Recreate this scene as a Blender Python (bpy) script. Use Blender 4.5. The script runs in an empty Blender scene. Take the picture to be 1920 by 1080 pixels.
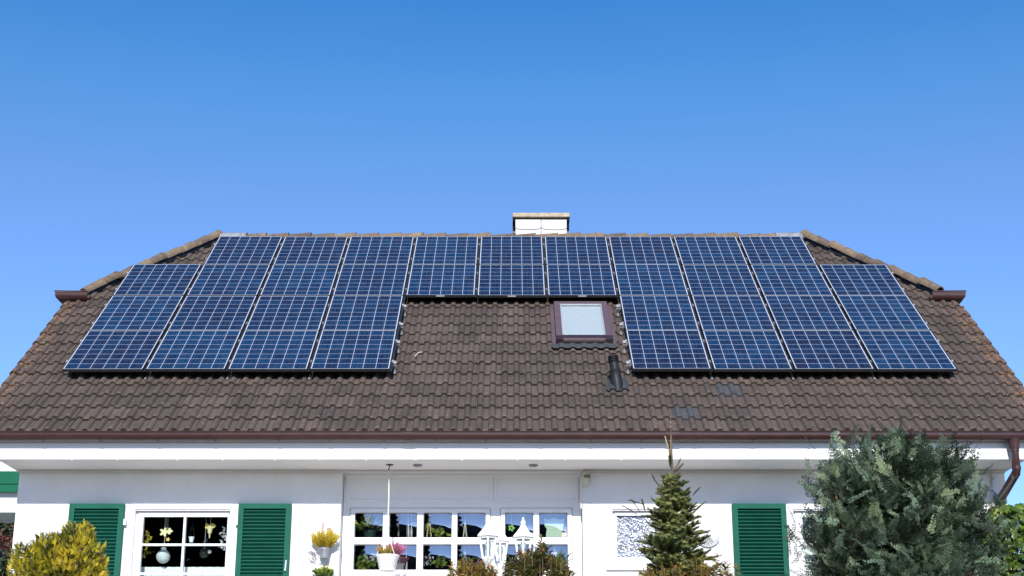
import bpy, bmesh, math, random
import numpy as np
from mathutils import Vector, Matrix
random.seed(7); rng = np.random.default_rng(7)
scene = bpy.context.scene
COL = scene.collection
PI = math.pi
# ------------------------------------------------------------------ camera
FPX = 2803.0; TILT = math.radians(17.6); CAMZ = 1.6
cd = bpy.data.cameras.new('camera'); cam = bpy.data.objects.new('camera', cd); COL.objects.link(cam)
cam.location = (0, 0, CAMZ); cam.rotation_euler = (PI/2 + TILT, 0, 0)
cd.sensor_width = 36; cd.lens = 36*FPX/1920; cd.clip_start = 0.1; cd.clip_end = 6000
scene.camera = cam
# ------------------------------------------------------------------ sky, sun, exposure
SUN_TO = Vector((0.03, 1.0, -0.61)).normalized()
EL = math.asin(-SUN_TO.z)
world = bpy.data.worlds.new('World'); scene.world = world; world.use_nodes = True
wn = world.node_tree; bg = wn.nodes['Background']
sky = wn.nodes.new('ShaderNodeTexSky'); sky.sky_type = 'NISHITA'; sky.sun_disc = False
sky.sun_elevation = EL; sky.sun_rotation = PI; sky.air_density = 1.0; sky.dust_density = 0.3; sky.ozone_density = 2.0
stc = wn.nodes.new('ShaderNodeTexCoord'); ssp = wn.nodes.new('ShaderNodeSeparateXYZ'); wn.links.new(stc.outputs['Generated'], ssp.inputs[0])
srp = wn.nodes.new('ShaderNodeValToRGB'); se = srp.color_ramp.elements
for _ in range(3): se.new(0.5)
for e_, (p_, c_) in zip(se, ((0.0, (1.35, 1.4, 1.9)), (0.16, (0.50, 0.64, 1.04)), (0.355, (0.445, 0.60, 0.82)), (0.415, (0.32, 0.61, 0.85)), (0.50, (0.15, 0.52, 0.85)))): e_.position = p_; e_.color = (*c_, 1)  # unseen low band boosted here to lift the shaded front wall
wn.links.new(ssp.outputs[2], srp.inputs[0])
smx = wn.nodes.new('ShaderNodeMix'); smx.data_type = 'RGBA'; smx.blend_type = 'MULTIPLY'; smx.inputs[0].default_value = 1.0
wn.links.new(sky.outputs[0], smx.inputs[6]); wn.links.new(srp.outputs[0], smx.inputs[7]); wn.links.new(smx.outputs[2], bg.inputs[0]); bg.inputs[1].default_value = 0.149
sl = bpy.data.lights.new('sun', 'SUN'); sl.energy = 4.0; sl.angle = math.radians(0.5); sl.color = (1.0, 0.95, 0.88)
so = bpy.data.objects.new('sun', sl); COL.objects.link(so); so.rotation_euler = SUN_TO.to_track_quat('-Z', 'Y').to_euler(); so.location = (0, -20, 30)
scene.view_settings.view_transform = 'Standard'; scene.view_settings.look = 'None'
scene.view_settings.exposure = 0.55; scene.view_settings.gamma = 1.0
# ------------------------------------------------------------------ geometry of the place
CT, ST = math.cos(TILT), math.sin(TILT)
def at(px, py, Y):                      # a point of the photograph put at distance Y from the camera
    d = Vector(((px-960)/FPX, CT - ST*(540-py)/FPX, ST + CT*(540-py)/FPX))
    return Vector((0, 0, CAMZ)) + d*(Y/d.y)
PITCH = math.radians(38.7)
SLV = Vector((0, math.cos(PITCH), math.sin(PITCH))); NV = Vector((0, -math.sin(PITCH), math.cos(PITCH)))
T0 = Vector((0, 18.2476, 6.3178)) - NV*0.15
def roofpt(x, s, n=0.0): return T0 + SLV*s + NV*n + Vector((x, 0, 0))
def on_roof(px, py, n=0.0):
    d = at(px, py, 10.0) - Vector((0, 0, CAMZ)); p0 = T0 + NV*n
    t = (p0 - Vector((0, 0, CAMZ))).dot(NV)/d.dot(NV); p = Vector((0, 0, CAMZ)) + d*t
    return p.x, (p - T0).dot(SLV)
YW = 17.943; YF = 17.272; ZS = 4.972; FLOOR = 2.2; XW = 5.965; XV = 6.41
S_EAVE = -1.43; S_RIDGE = 5.36; RIDGE = roofpt(0, S_RIDGE)
# ------------------------------------------------------------------ helpers
class MB:
    def __init__(s): s.v = []; s.f = []
    def add(s, vs, fs):
        o = len(s.v); s.v += [tuple(v) for v in vs]; s.f += [tuple(i+o for i in f) for f in fs]; return s
    def box(s, a, b, M=None):
        x0, y0, z0 = a; x1, y1, z1 = b
        vs = [Vector(p) for p in ((x0,y0,z0),(x1,y0,z0),(x1,y1,z0),(x0,y1,z0),(x0,y0,z1),(x1,y0,z1),(x1,y1,z1),(x0,y1,z1))]
        if M is not None: vs = [M @ v for v in vs]
        return s.add(vs, [(0,3,2,1),(4,5,6,7),(0,1,5,4),(1,2,6,5),(2,3,7,6),(3,0,4,7)])
    def cbox(s, c, d, M=None):
        return s.box((c[0]-d[0]/2, c[1]-d[1]/2, c[2]-d[2]/2), (c[0]+d[0]/2, c[1]+d[1]/2, c[2]+d[2]/2), M)
    def tube(s, pts, r, seg=8, caps=True):
        pts = [Vector(p) for p in pts]; n = len(pts); rs = r if isinstance(r, (list, tuple)) else [r]*n
        vs = []; ref = None
        for i, p in enumerate(pts):
            t = (pts[min(i+1, n-1)] - pts[max(i-1, 0)]).normalized()
            if ref is None: ref = t.orthogonal().normalized()
            ref = (ref - t*ref.dot(t)).normalized(); b = t.cross(ref)
            k = 1.0
            if 0 < i < n-1:
                c = (pts[i+1]-p).normalized().dot((p-pts[i-1]).normalized()); k = 1/max(0.7, math.sqrt(max(0.01, (1+c)/2)))
            for j in range(seg):
                a = 2*PI*j/seg; vs.append(p + (ref*math.cos(a) + b*math.sin(a))*rs[i]*k)
        fs = [(i*seg+j, i*seg+(j+1)%seg, (i+1)*seg+(j+1)%seg, (i+1)*seg+j) for i in range(n-1) for j in range(seg)]
        if caps: fs += [tuple(range(seg))[::-1], tuple((n-1)*seg+j for j in range(seg))]
        return s.add(vs, fs)
    def lathe(s, prof, c, seg=16, M=None, ph=0.0):
        vs = []; n = len(prof)
        for r, z in prof:
            for j in range(seg):
                a = 2*PI*j/seg + ph; v = Vector((r*math.cos(a), r*math.sin(a), z))
                vs.append((M @ v if M is not None else v) + Vector(c))
        fs = [(i*seg+j, i*seg+(j+1)%seg, (i+1)*seg+(j+1)%seg, (i+1)*seg+j) for i in range(n-1) for j in range(seg)]
        fs += [tuple(range(seg))[::-1], tuple((n-1)*seg+j for j in range(seg))]
        return s.add(vs, fs)
    def prism(s, poly, y0, y1):         # outline in x, z pushed along y
        n = len(poly); vs = [(x, y0, z) for x, z in poly] + [(x, y1, z) for x, z in poly]
        fs = [tuple(range(n)), tuple(range(2*n-1, n-1, -1))] + [(i, n+i, n+(i+1)%n, (i+1)%n) for i in range(n)]
        return s.add(vs, fs)
    def sheet(s, x0, x1, z0, z1, holes, y0, y1):   # board in the x-z plane with rectangular holes, front y0, back y1
        xs = sorted({x0, x1, *[h[0] for h in holes], *[h[1] for h in holes]}); zs = sorted({z0, z1, *[h[2] for h in holes], *[h[3] for h in holes]})
        nx, nz = len(xs)-1, len(zs)-1
        def solid(i, j):
            if i < 0 or j < 0 or i >= nx or j >= nz: return False
            cx, cz = (xs[i]+xs[i+1])/2, (zs[j]+zs[j+1])/2
            return not any(h[0] < cx < h[1] and h[2] < cz < h[3] for h in holes)
        for i in range(nx):
            for j in range(nz):
                if not solid(i, j): continue
                a, b, c, d = xs[i], xs[i+1], zs[j], zs[j+1]
                s.add([(a,y0,c),(b,y0,c),(b,y0,d),(a,y0,d)], [(0,1,2,3)]); s.add([(a,y1,c),(b,y1,c),(b,y1,d),(a,y1,d)], [(3,2,1,0)])
                if not solid(i-1, j): s.add([(a,y0,c),(a,y0,d),(a,y1,d),(a,y1,c)], [(0,1,2,3)])
                if not solid(i+1, j): s.add([(b,y0,c),(b,y1,c),(b,y1,d),(b,y0,d)], [(0,1,2,3)])
                if not solid(i, j-1): s.add([(a,y0,c),(a,y1,c),(b,y1,c),(b,y0,c)], [(0,1,2,3)])
                if not solid(i, j+1): s.add([(a,y0,d),(b,y0,d),(b,y1,d),(a,y1,d)], [(0,1,2,3)])
        return s
    def build(s, name, mat, parent=None, local=False, smooth=False, bevel=0, merge=False):
        off = Vector((0, 0, 0))
        if parent is not None and not local: off = wloc(parent)
        me = bpy.data.meshes.new(name)
        me.from_pydata([(v[0]-off.x, v[1]-off.y, v[2]-off.z) for v in s.v], [], s.f); me.update()
        if merge or bevel:
            bm = bmesh.new(); bm.from_mesh(me); bmesh.ops.remove_doubles(bm, verts=bm.verts, dist=1e-5)
            bmesh.ops.recalc_face_normals(bm, faces=bm.faces); bm.to_mesh(me); bm.free()
        o = bpy.data.objects.new(name, me); COL.objects.link(o)
        if mat: me.materials.append(mat)
        if parent is not None: o.parent = parent
        if smooth:
            me.polygons.foreach_set('use_smooth', [True]*len(me.polygons))
            if smooth != 'all': me.set_sharp_from_angle(angle=math.radians(40))
        if bevel:
            m = o.modifiers.new('bevel', 'BEVEL'); m.width = bevel; m.segments = 2; m.limit_method = 'ANGLE'
        return o
def wloc(o):
    v = Vector((0, 0, 0))
    while o is not None: v += o.location; o = o.parent
    return v
def tag(o, label=None, cat=None, group=None, kind=None):
    for k, v in (('label', label), ('category', cat), ('group', group), ('kind', kind)):
        if v: o[k] = v
    return o
def thing(name, loc, label, cat, group=None, rot=None):
    o = bpy.data.objects.new(name, None); COL.objects.link(o); o.location = loc; o.empty_display_size = 0.1
    if rot: o.rotation_euler = rot
    return tag(o, label, cat, group)
def copy_tree(o, parent=None):
    c = o.copy(); COL.objects.link(c); c.parent = parent
    for ch in list(o.children): copy_tree(ch, c)
    return c
def origin_to(o, p):                    # move a one-mesh thing's origin to its base
    p = Vector(p); o.data.transform(Matrix.Translation(-p)); o.location = p; return o
# ------------------------------------------------------------------ materials
def mk(name):
    m = bpy.data.materials.new(name); m.use_nodes = True; nt = m.node_tree
    return m, nt, nt.nodes['Principled BSDF'], nt.nodes, nt.links
def noise(nt, scale, detail=4, rough=0.6, vec=None):
    n = nt.nodes.new('ShaderNodeTexNoise'); n.inputs['Scale'].default_value = scale; n.inputs['Detail'].default_value = detail
    n.inputs['Roughness'].default_value = rough
    if vec is not None: nt.links.new(vec, n.inputs['Vector'])
    return n
def ramp(nt, src, stops):
    r = nt.nodes.new('ShaderNodeValToRGB'); e = r.color_ramp.elements
    while len(e) < len(stops): e.new(0.5)
    for i, (p, c) in enumerate(stops): e[i].position = p; e[i].color = (*c, 1) if len(c) == 3 else c
    nt.links.new(src, r.inputs[0]); return r
def mixc(nt, fac, a, b):
    m = nt.nodes.new('ShaderNodeMix'); m.data_type = 'RGBA'
    for i, v in ((0, fac), (6, a), (7, b)):
        if hasattr(v, 'is_output') or isinstance(v, bpy.types.NodeSocket): nt.links.new(v, m.inputs[i])
        elif i == 0: m.inputs[0].default_value = v
        else: m.inputs[i].default_value = (*v, 1)
    return m.outputs[2]
def math_(nt, op, a, b=None, c=None):
    m = nt.nodes.new('ShaderNodeMath'); m.operation = op
    for i, v in enumerate((a, b, c)):
        if v is None: continue
        if isinstance(v, bpy.types.NodeSocket): nt.links.new(v, m.inputs[i])
        else: m.inputs[i].default_value = v
    return m.outputs[0]
def mat(name, col, rough=0.6, var=0.12, scale=6.0, bump=0.0, bscale=60.0, metal=0.0, spec=0.5, coat=0.0):
    m, nt, b, N, L = mk(name)
    tc = N.new('ShaderNodeTexCoord').outputs['Object']
    n = noise(nt, scale, 6, 0.65, tc)
    lo = tuple(c*(1-var) for c in col); hi = tuple(min(1, c*(1+var)) for c in col)
    r = ramp(nt, n.outputs[0], [(0.3, lo), (0.7, hi)]); L.new(r.outputs[0], b.inputs['Base Color'])
    b.inputs['Roughness'].default_value = rough; b.inputs['Metallic'].default_value = metal; b.inputs['Specular IOR Level'].default_value = spec
    if coat: b.inputs['Coat Weight'].default_value = coat; b.inputs['Coat Roughness'].default_value = 0.1
    if bump:
        n2 = noise(nt, bscale, 3, 0.6, tc); bp = N.new('ShaderNodeBump'); bp.inputs['Strength'].default_value = bump; bp.inputs['Distance'].default_value = 0.01
        L.new(n2.outputs[0], bp.inputs['Height']); L.new(bp.outputs[0], b.inputs['Normal'])
    return m
def glass(name, refl, tint=(0.9, 0.95, 0.95), rough=0.0):
    m, nt, b, N, L = mk(name); N.remove(b)
    t = N.new('ShaderNodeBsdfTransparent'); t.inputs[0].default_value = (*tint, 1)
    g = N.new('ShaderNodeBsdfGlossy'); g.inputs['Roughness'].default_value = rough
    lw = N.new('ShaderNodeLayerWeight'); lw.inputs[0].default_value = 0.3
    f = math_(nt, 'MULTIPLY_ADD', lw.outputs['Fresnel'], 0.6, refl); f = math_(nt, 'MINIMUM', f, 1.0)
    gb = N.new('ShaderNodeNewGeometry'); f = math_(nt, 'MULTIPLY', f, math_(nt, 'SUBTRACT', 1.0, gb.outputs['Backfacing']))
    x = N.new('ShaderNodeMixShader'); L.new(f, x.inputs[0]); L.new(t.outputs[0], x.inputs[1]); L.new(g.outputs[0], x.inputs[2])
    L.new(x.outputs[0], N['Material Output'].inputs[0]); return m
def leafmat(name, ramp_stops, rough=0.55, trans=0.25, attr='tone'):
    m, nt, b, N, L = mk(name)
    a = N.new('ShaderNodeAttribute'); a.attribute_name = attr
    tc = N.new('ShaderNodeTexCoord').outputs['Object']; n = noise(nt, 5, 3, 0.6, tc)
    f = math_(nt, 'ADD', a.outputs['Fac'], math_(nt, 'MULTIPLY', math_(nt, 'SUBTRACT', n.outputs[0], 0.5), 0.5))
    r = ramp(nt, f, ramp_stops); L.new(r.outputs[0], b.inputs['Base Color'])
    b.inputs['Roughness'].default_value = rough; b.inputs['Specular IOR Level'].default_value = 0.3
    tr = N.new('ShaderNodeBsdfTranslucent'); L.new(r.outputs[0], tr.inputs[0])
    x = N.new('ShaderNodeMixShader'); x.inputs[0].default_value = trans
    L.new(b.outputs[0], x.inputs[1]); L.new(tr.outputs[0], x.inputs[2]); L.new(x.outputs[0], N['Material Output'].inputs[0])
    return m
M = {}
M['stucco'] = mat('white_stucco', (0.79, 0.79, 0.785), 0.9, 0.05, 2.0, 0.8, 95, spec=0.2)
M['white'] = mat('white_paint', (0.80, 0.80, 0.80), 0.45, 0.02, 3, 0.03, 30)
M['fascia'] = mat('white_cladding', (0.82, 0.82, 0.82), 0.5, 0.03, 2, 0.02, 20)
M['soffit'] = mat('soffit_board', (0.78, 0.76, 0.73), 0.5, 0.03, 2)
M['trim'] = mat('trim_board', (0.55, 0.53, 0.50), 0.6, 0.05, 4)
M['brown'] = mat('brown_gutter_metal', (0.042, 0.0155, 0.0145), 0.36, 0.25, 5, 0.02, 40, spec=0.4, coat=0.12)
M['green'] = mat('green_shutter_paint', (0.007, 0.092, 0.062), 0.6, 0.12, 7, 0.04, 50, spec=0.15)
M['gable'] = mat('green_board_paint', (0.004, 0.110, 0.060), 0.6, 0.1, 4, spec=0.15)
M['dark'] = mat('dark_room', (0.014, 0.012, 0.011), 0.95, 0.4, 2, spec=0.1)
M['black'] = mat('black_metal', (0.012, 0.012, 0.013), 0.45, 0.2, 8)
M['alu'] = mat('aluminium', (0.72, 0.72, 0.73), 0.35, 0.08, 20, metal=0.6)
M['vent'] = mat('vent_plastic', (0.015, 0.0155, 0.017), 0.5, 0.2, 10, spec=0.3)
M['lead'] = mat('lead_flashing', (0.085, 0.09, 0.10), 0.6, 0.3, 14, 0.1, 40)
M['greytile'] = mat('grey_tile', (0.062, 0.061, 0.066), 0.75, 0.25, 10, 0.2, 50)
M['darklead'] = mat('dark_lead', (0.040, 0.042, 0.047), 0.7, 0.3, 14, 0.1, 40)
M['concrete'] = mat('weathered_concrete', (0.40, 0.33, 0.24), 0.9, 0.35, 9, 0.3, 60)
M['slate'] = mat('white_slate', (0.57, 0.565, 0.555), 0.7, 0.10, 8, 0.1, 40)
M['mauve'] = mat('skylight_cladding', (0.108, 0.070, 0.073), 0.45, 0.12, 5, coat=0.2)
M['bronze'] = mat('skylight_sill_metal', (0.03, 0.02, 0.021), 0.4, 0.2, 5)
M['blind'] = mat('pale_blind', (0.40, 0.43, 0.45), 0.8, 0.01, 5)
M['zinc'] = mat('zinc', (0.27, 0.28, 0.30), 0.45, 0.25, 12, metal=0.25)
M['ornament'] = mat('grey_ornament', (0.42, 0.42, 0.43), 0.6, 0.1, 15)
M['pot'] = mat('white_plastic_pot', (0.80, 0.79, 0.78), 0.5, 0.03, 5)
M['greenpot'] = mat('dark_green_pot', (0.012, 0.05, 0.035), 0.45, 0.15, 6)
M['darkpot'] = mat('dark_planter', (0.05, 0.045, 0.045), 0.6, 0.2, 8)
M['cream'] = mat('cream_plastic', (0.55, 0.52, 0.42), 0.5, 0.04, 6)
M['rope'] = mat('pale_cord', (0.72, 0.68, 0.58), 0.8, 0.1, 30)
M['rust'] = mat('rusty_metal', (0.06, 0.035, 0.02), 0.7, 0.3, 20)
M['bark'] = mat('bark', (0.11, 0.075, 0.05), 0.9, 0.4, 18, 0.4, 50)
M['twig'] = mat('pale_shoot', (0.42, 0.31, 0.17), 0.8, 0.25, 30)
M['yellow'] = mat('yellow_card', (0.80, 0.55, 0.12), 0.6, 0.1, 12)
M['ivory'] = mat('ivory_card', (0.74, 0.62, 0.33), 0.6, 0.08, 12)
M['paper'] = mat('grey_paper', (0.55, 0.55, 0.55), 0.8, 0.15, 16, 0.2, 25)
M['lime'] = mat('lime_felt', (0.30, 0.68, 0.12), 0.7, 0.08, 10)
M['mint'] = mat('mint_cloth', (0.62, 0.80, 0.60), 0.8, 0.08, 12)
M['lace'] = mat('lace', (0.78, 0.76, 0.72), 0.9, 0.15, 60, 0.3, 120)
M['crystal'] = mat('clear_crystal', (0.7, 0.72, 0.75), 0.1, 0.1, 9)
M['numeral'] = mat('house_numeral', (0.34, 0.24, 0.19), 0.6, 0.15, 20)
M['glass'] = glass('window_glass', 0.02)
M['mirror'] = glass('coated_window_glass', 0.32, (0.75, 0.8, 0.8))
M['clear'] = glass('lantern_glass', 0.05)
M['skyglass'] = glass('skylight_glass', 0.01, (0.95, 0.97, 0.97))
M['sticker'] = mat('label_sticker', (0.55, 0.55, 0.55), 0.7, 0.3, 60)

def tile_mat():
    m, nt, b, N, L = mk('concrete_roof_tile')
    geo = N.new('ShaderNodeTexCoord').outputs['Object']
    a1 = N.new('ShaderNodeAttribute'); a1.attribute_name = 'rnd'
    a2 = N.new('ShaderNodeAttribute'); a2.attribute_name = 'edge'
    a3 = N.new('ShaderNodeAttribute'); a3.attribute_name = 'lichen'
    n1 = noise(nt, 3.0, 8, 0.7, geo); n2 = noise(nt, 38, 5, 0.7, geo); n3 = noise(nt, 15, 6, 0.72, geo); n4 = noise(nt, 90, 3, 0.6, geo)
    f = math_(nt, 'ADD', math_(nt, 'MULTIPLY', n1.outputs[0], 0.5), math_(nt, 'MULTIPLY', a1.outputs['Fac'], 0.20))
    f = math_(nt, 'ADD', f, math_(nt, 'MULTIPLY', n2.outputs[0], 0.45))
    mp = N.new('ShaderNodeMapping'); mp.inputs['Scale'].default_value = (11, 0.9, 0.9); L.new(geo, mp.inputs[0]); ns_ = noise(nt, 1.0, 5, 0.65, mp.outputs[0])
    f = math_(nt, 'ADD', f, math_(nt, 'MULTIPLY', math_(nt, 'SUBTRACT', ns_.outputs[0], 0.62), 0.45))
    base = ramp(nt, f, [(0.28, (0.050, 0.040, 0.036)), (0.56, (0.091, 0.068, 0.058)), (0.88, (0.148, 0.113, 0.095))]).outputs[0]
    # pale grey-beige crust on lower tile edges
    k = math_(nt, 'ADD', n3.outputs[0], math_(nt, 'MULTIPLY', a2.outputs['Fac'], 0.12))
    k = ramp(nt, k, [(0.61, (0, 0, 0)), (0.74, (0.75, 0.75, 0.75))]).outputs[0]
    c = mixc(nt, k, base, (0.17, 0.135, 0.095))
    # dark moss in the laps, then lap shadow and dirt painted on front faces
    k2 = math_(nt, 'MULTIPLY', a2.outputs['Fac'], n2.outputs[0]); k2 = ramp(nt, k2, [(0.50, (0, 0, 0)), (0.62, (0.8, 0.8, 0.8))]).outputs[0]
    c = mixc(nt, k2, c, (0.030, 0.024, 0.016))
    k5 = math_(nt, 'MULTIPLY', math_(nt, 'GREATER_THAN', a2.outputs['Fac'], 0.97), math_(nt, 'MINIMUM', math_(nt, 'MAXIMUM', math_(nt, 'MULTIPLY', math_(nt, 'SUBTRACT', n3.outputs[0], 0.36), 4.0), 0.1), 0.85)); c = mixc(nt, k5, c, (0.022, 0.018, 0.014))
    # white specks
    k4 = ramp(nt, n4.outputs[0], [(0.72, (0, 0, 0)), (0.76, (0.7, 0.7, 0.7))]).outputs[0]
    c = mixc(nt, k4, c, (0.26, 0.23, 0.19))
    # orange lichen where the attribute says it grows
    n5 = noise(nt, 22, 5, 0.75, geo)
    k3 = math_(nt, 'ADD', n5.outputs[0], math_(nt, 'MULTIPLY', a3.outputs['Fac'], 0.195))
    k3 = ramp(nt, k3, [(0.73, (0, 0, 0)), (0.80, (0.85, 0.85, 0.85))]).outputs[0]
    oc = ramp(nt, n2.outputs[0], [(0.35, (0.36, 0.13, 0.030)), (0.7, (0.42, 0.25, 0.10))]).outputs[0]
    c = mixc(nt, k3, c, oc)
    L.new(c, b.inputs['Base Color']); b.inputs['Roughness'].default_value = 0.85; b.inputs['Specular IOR Level'].default_value = 0.25
    bp = N.new('ShaderNodeBump'); bp.inputs['Strength'].default_value = 0.5; bp.inputs['Distance'].default_value = 0.008
    L.new(n2.outputs[0], bp.inputs['Height']); L.new(bp.outputs[0], b.inputs['Normal'])
    return m
M['tile'] = tile_mat()
def ridge_mat():
    m, nt, b, N, L = mk('ridge_tile'); tc = N.new('ShaderNodeTexCoord').outputs['Object']
    a1 = N.new('ShaderNodeAttribute'); a1.attribute_name = 'rnd'
    n1 = noise(nt, 12, 8, 0.75, tc); n2 = noise(nt, 5, 5, 0.6, tc)
    f = math_(nt, 'ADD', math_(nt, 'MULTIPLY', n1.outputs[0], 0.8), math_(nt, 'MULTIPLY', a1.outputs['Fac'], 0.25))
    c = ramp(nt, f, [(0.3, (0.060, 0.044, 0.034)), (0.52, (0.135, 0.096, 0.066)), (0.72, (0.215, 0.155, 0.092)), (0.88, (0.30, 0.20, 0.08))]).outputs[0]
    k = ramp(nt, n2.outputs[0], [(0.58, (0, 0, 0)), (0.72, (0.6, 0.6, 0.6))]).outputs[0]
    c = mixc(nt, k, c, (0.30, 0.24, 0.17)); L.new(c, b.inputs['Base Color']); b.inputs['Roughness'].default_value = 0.9
    bp = N.new('ShaderNodeBump'); bp.inputs['Strength'].default_value = 0.5; bp.inputs['Distance'].default_value = 0.01
    L.new(n1.outputs[0], bp.inputs['Height']); L.new(bp.outputs[0], b.inputs['Normal']); return m
M['ridge'] = ridge_mat()
def cell_mat():
    m, nt, b, N, L = mk('solar_cells')
    uv = N.new('ShaderNodeUVMap').outputs[0]; sp = N.new('ShaderNodeSeparateXYZ'); L.new(uv, sp.inputs[0])
    u = math_(nt, 'MULTIPLY', sp.outputs[0], 6.0); v = math_(nt, 'MULTIPLY', sp.outputs[1], 8.0)
    fu = math_(nt, 'FRACT', u); fv = math_(nt, 'FRACT', v)
    du = math_(nt, 'ABSOLUTE', math_(nt, 'SUBTRACT', fu, 0.5)); dv = math_(nt, 'ABSOLUTE', math_(nt, 'SUBTRACT', fv, 0.5))
    gap = math_(nt, 'MAXIMUM', math_(nt, 'GREATER_THAN', du, 0.481), math_(nt, 'GREATER_THAN', dv, 0.483))
    bus = math_(nt, 'LESS_THAN', math_(nt, 'ABSOLUTE', math_(nt, 'SUBTRACT', math_(nt, 'FRACT', math_(nt, 'ADD', math_(nt, 'MULTIPLY', fu, 3.0), 0.0)), 0.5)), 0.03)
    cell = N.new('ShaderNodeCombineXYZ'); L.new(math_(nt, 'FLOOR', u), cell.inputs[0]); L.new(math_(nt, 'FLOOR', v), cell.inputs[1])
    oi = N.new('ShaderNodeObjectInfo'); L.new(math_(nt, 'MULTIPLY', oi.outputs['Random'], 97.0), cell.inputs[2])
    wn_ = N.new('ShaderNodeTexWhiteNoise'); wn_.noise_dimensions = '3D'; L.new(cell.outputs[0], wn_.inputs['Vector'])
    tc = N.new('ShaderNodeTexCoord').outputs['Object']
    vo = N.new('ShaderNodeTexVoronoi'); vo.inputs['Scale'].default_value = 55; L.new(tc, vo.inputs['Vector'])
    vb = N.new('ShaderNodeSeparateColor'); L.new(vo.outputs['Color'], vb.inputs[0])
    f = math_(nt, 'ADD', math_(nt, 'MULTIPLY', wn_.outputs[0], 0.5), math_(nt, 'MULTIPLY', vb.outputs[0], 0.12))
    f = math_(nt, 'ADD', f, math_(nt, 'MULTIPLY', oi.outputs['Random'], 0.38))
    c = ramp(nt, f, [(0.05, (0.007, 0.010, 0.030)), (0.5, (0.005, 0.018, 0.052)), (0.95, (0.006, 0.034, 0.086))]).outputs[0]
    c = mixc(nt, math_(nt, 'MULTIPLY', bus, 0.16), c, (0.20, 0.24, 0.32))
    n = noise(nt, 9, 6, 0.7, tc); dust = ramp(nt, n.outputs[0], [(0.45, (0, 0, 0)), (0.85, (0.10, 0.10, 0.10))]).outputs[0]
    c = mixc(nt, gap, c, (0.43, 0.47, 0.56)); c = mixc(nt, dust, c, (0.3, 0.29, 0.27))
    L.new(c, b.inputs['Base Color']); b.inputs['Roughness'].default_value = 0.16; b.inputs['Specular IOR Level'].default_value = 0.35
    return m
M['cells'] = cell_mat()
M['pvframe'] = mat('panel_frame', (0.02, 0.02, 0.022), 0.4, 0.15, 10)
M['pvborder'] = mat('panel_white_border', (0.50, 0.52, 0.58), 0.3, 0.03, 10)
def obscured():
    m, nt, b, N, L = mk('obscured_glass'); tc = N.new('ShaderNodeTexCoord').outputs['Object']
    v = N.new('ShaderNodeTexVoronoi'); v.inputs['Scale'].default_value = 44; L.new(tc, v.inputs['Vector']); sc = N.new('ShaderNodeSeparateColor'); L.new(v.outputs['Color'], sc.inputs[0])
    c = ramp(nt, sc.outputs[0], [(0.15, (0.09, 0.11, 0.16)), (0.5, (0.20, 0.225, 0.29)), (0.88, (0.42, 0.44, 0.48))]).outputs[0]
    L.new(c, b.inputs['Base Color']); b.inputs['Roughness'].default_value = 0.15
    bp = N.new('ShaderNodeBump'); bp.inputs['Strength'].default_value = 0.6; bp.inputs['Distance'].default_value = 0.01
    L.new(v.outputs['Distance'], bp.inputs['Height']); L.new(bp.outputs[0], b.inputs['Normal']); return m
M['obscured'] = obscured()
# ------------------------------------------------------------------ ground
gm = MB(); ys = [-3000, -60, 0, 6, 12, 14, 15.2, 40, 3000]; zs = [-0.5, -0.3, -0.02, 0.35, 1.2, 1.8, 2.05, 2.08, 2.08]; xs = [-3000, -60, -12, 12, 60, 3000]
vs = [(x, y, z) for y, z in zip(ys, zs) for x in xs]; nx = len(xs)
gm.add(vs, [(j*nx+i, j*nx+i+1, (j+1)*nx+i+1, (j+1)*nx+i) for j in range(len(ys)-1) for i in range(nx-1)])
M['lawn'] = mat('lawn', (0.085, 0.095, 0.045), 0.95, 0.35, 1.5, 0.6, 40)
tag(gm.build('ground', M['lawn']), 'green lawn rising to the house', kind='structure')
M['paving'] = mat('paving', (0.62, 0.56, 0.50), 0.9, 0.12, 3, 0.3, 20)
tag(MB().box((-9, 12.6, 1.2), (9, YW-0.005, FLOOR)).build('terrace', M['paving']), 'beige paved terrace out of view along the house front, widened for bounce light', kind='structure')  # unseen paving, made broad and pale so it throws light onto the wall
# ------------------------------------------------------------------ the house
house = thing('house', (0, YW, FLOOR), 'white bungalow with a half-hipped brown tiled roof and green shutters', 'house')
def X(px, py, Y=YW): return at(px, py, Y).x
def Z(py, Y=YW): return at(960, py, Y).z
YP = YW + 0.20                                   # plane of the recessed picture window
wl = (X(247, 945), X(442, 945)); wr = (X(1477, 945), X(1672, 945)); wsm = (X(1139, 945), X(1252, 945))
zt = Z(948); zb = 3.22
PW = (X(645, 890, YP), X(1090, 890, YP)); pzb = 2.35
holes = [(wl[0]+.03, wl[1]-.03, zb, zt-.03), (wr[0]+.03, wr[1]-.03, zb, zt-.03), (wsm[0]+.03, wsm[1]-.03, Z(1062)+.03, zt-.03), (PW[0], PW[1], pzb, 5.06)]
MB().sheet(-XW, XW, FLOOR-0.3, 5.12, holes, YW, YW+0.34).build('front_wall', M['stucco'], house, merge=True)
# gable walls follow the roof outline
YB = 2*RIDGE.y - YW
def gable(x, out):
    prof = [(YW+0.345, FLOOR-0.3), (YB, FLOOR-0.3), (YB, 5.1)]
    top = roofpt(0, 3.3, -0.20); prof += [(2*RIDGE.y-top.y, top.z), (top.y, top.z), (YW+0.345, 5.1)]
    a = [(x, y, z) for y, z in prof]; b = [(x - out*0.3, y, z) for y, z in prof]; n = len(a)
    MB().add(a+b, [tuple(range(n)), tuple(range(2*n-1, n-1, -1))] + [(i, (i+1) % n, n+(i+1) % n, n+i) for i in range(n)]).build('gable_wall', M['stucco'], house, merge=True)
gable(-XW, -1); gable(XW, 1)
MB().box((-XW+0.3, YB-0.3, FLOOR-0.3), (XW-0.3, YB-0.003, 5.1)).build('back_wall', M['stucco'], house)
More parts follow.
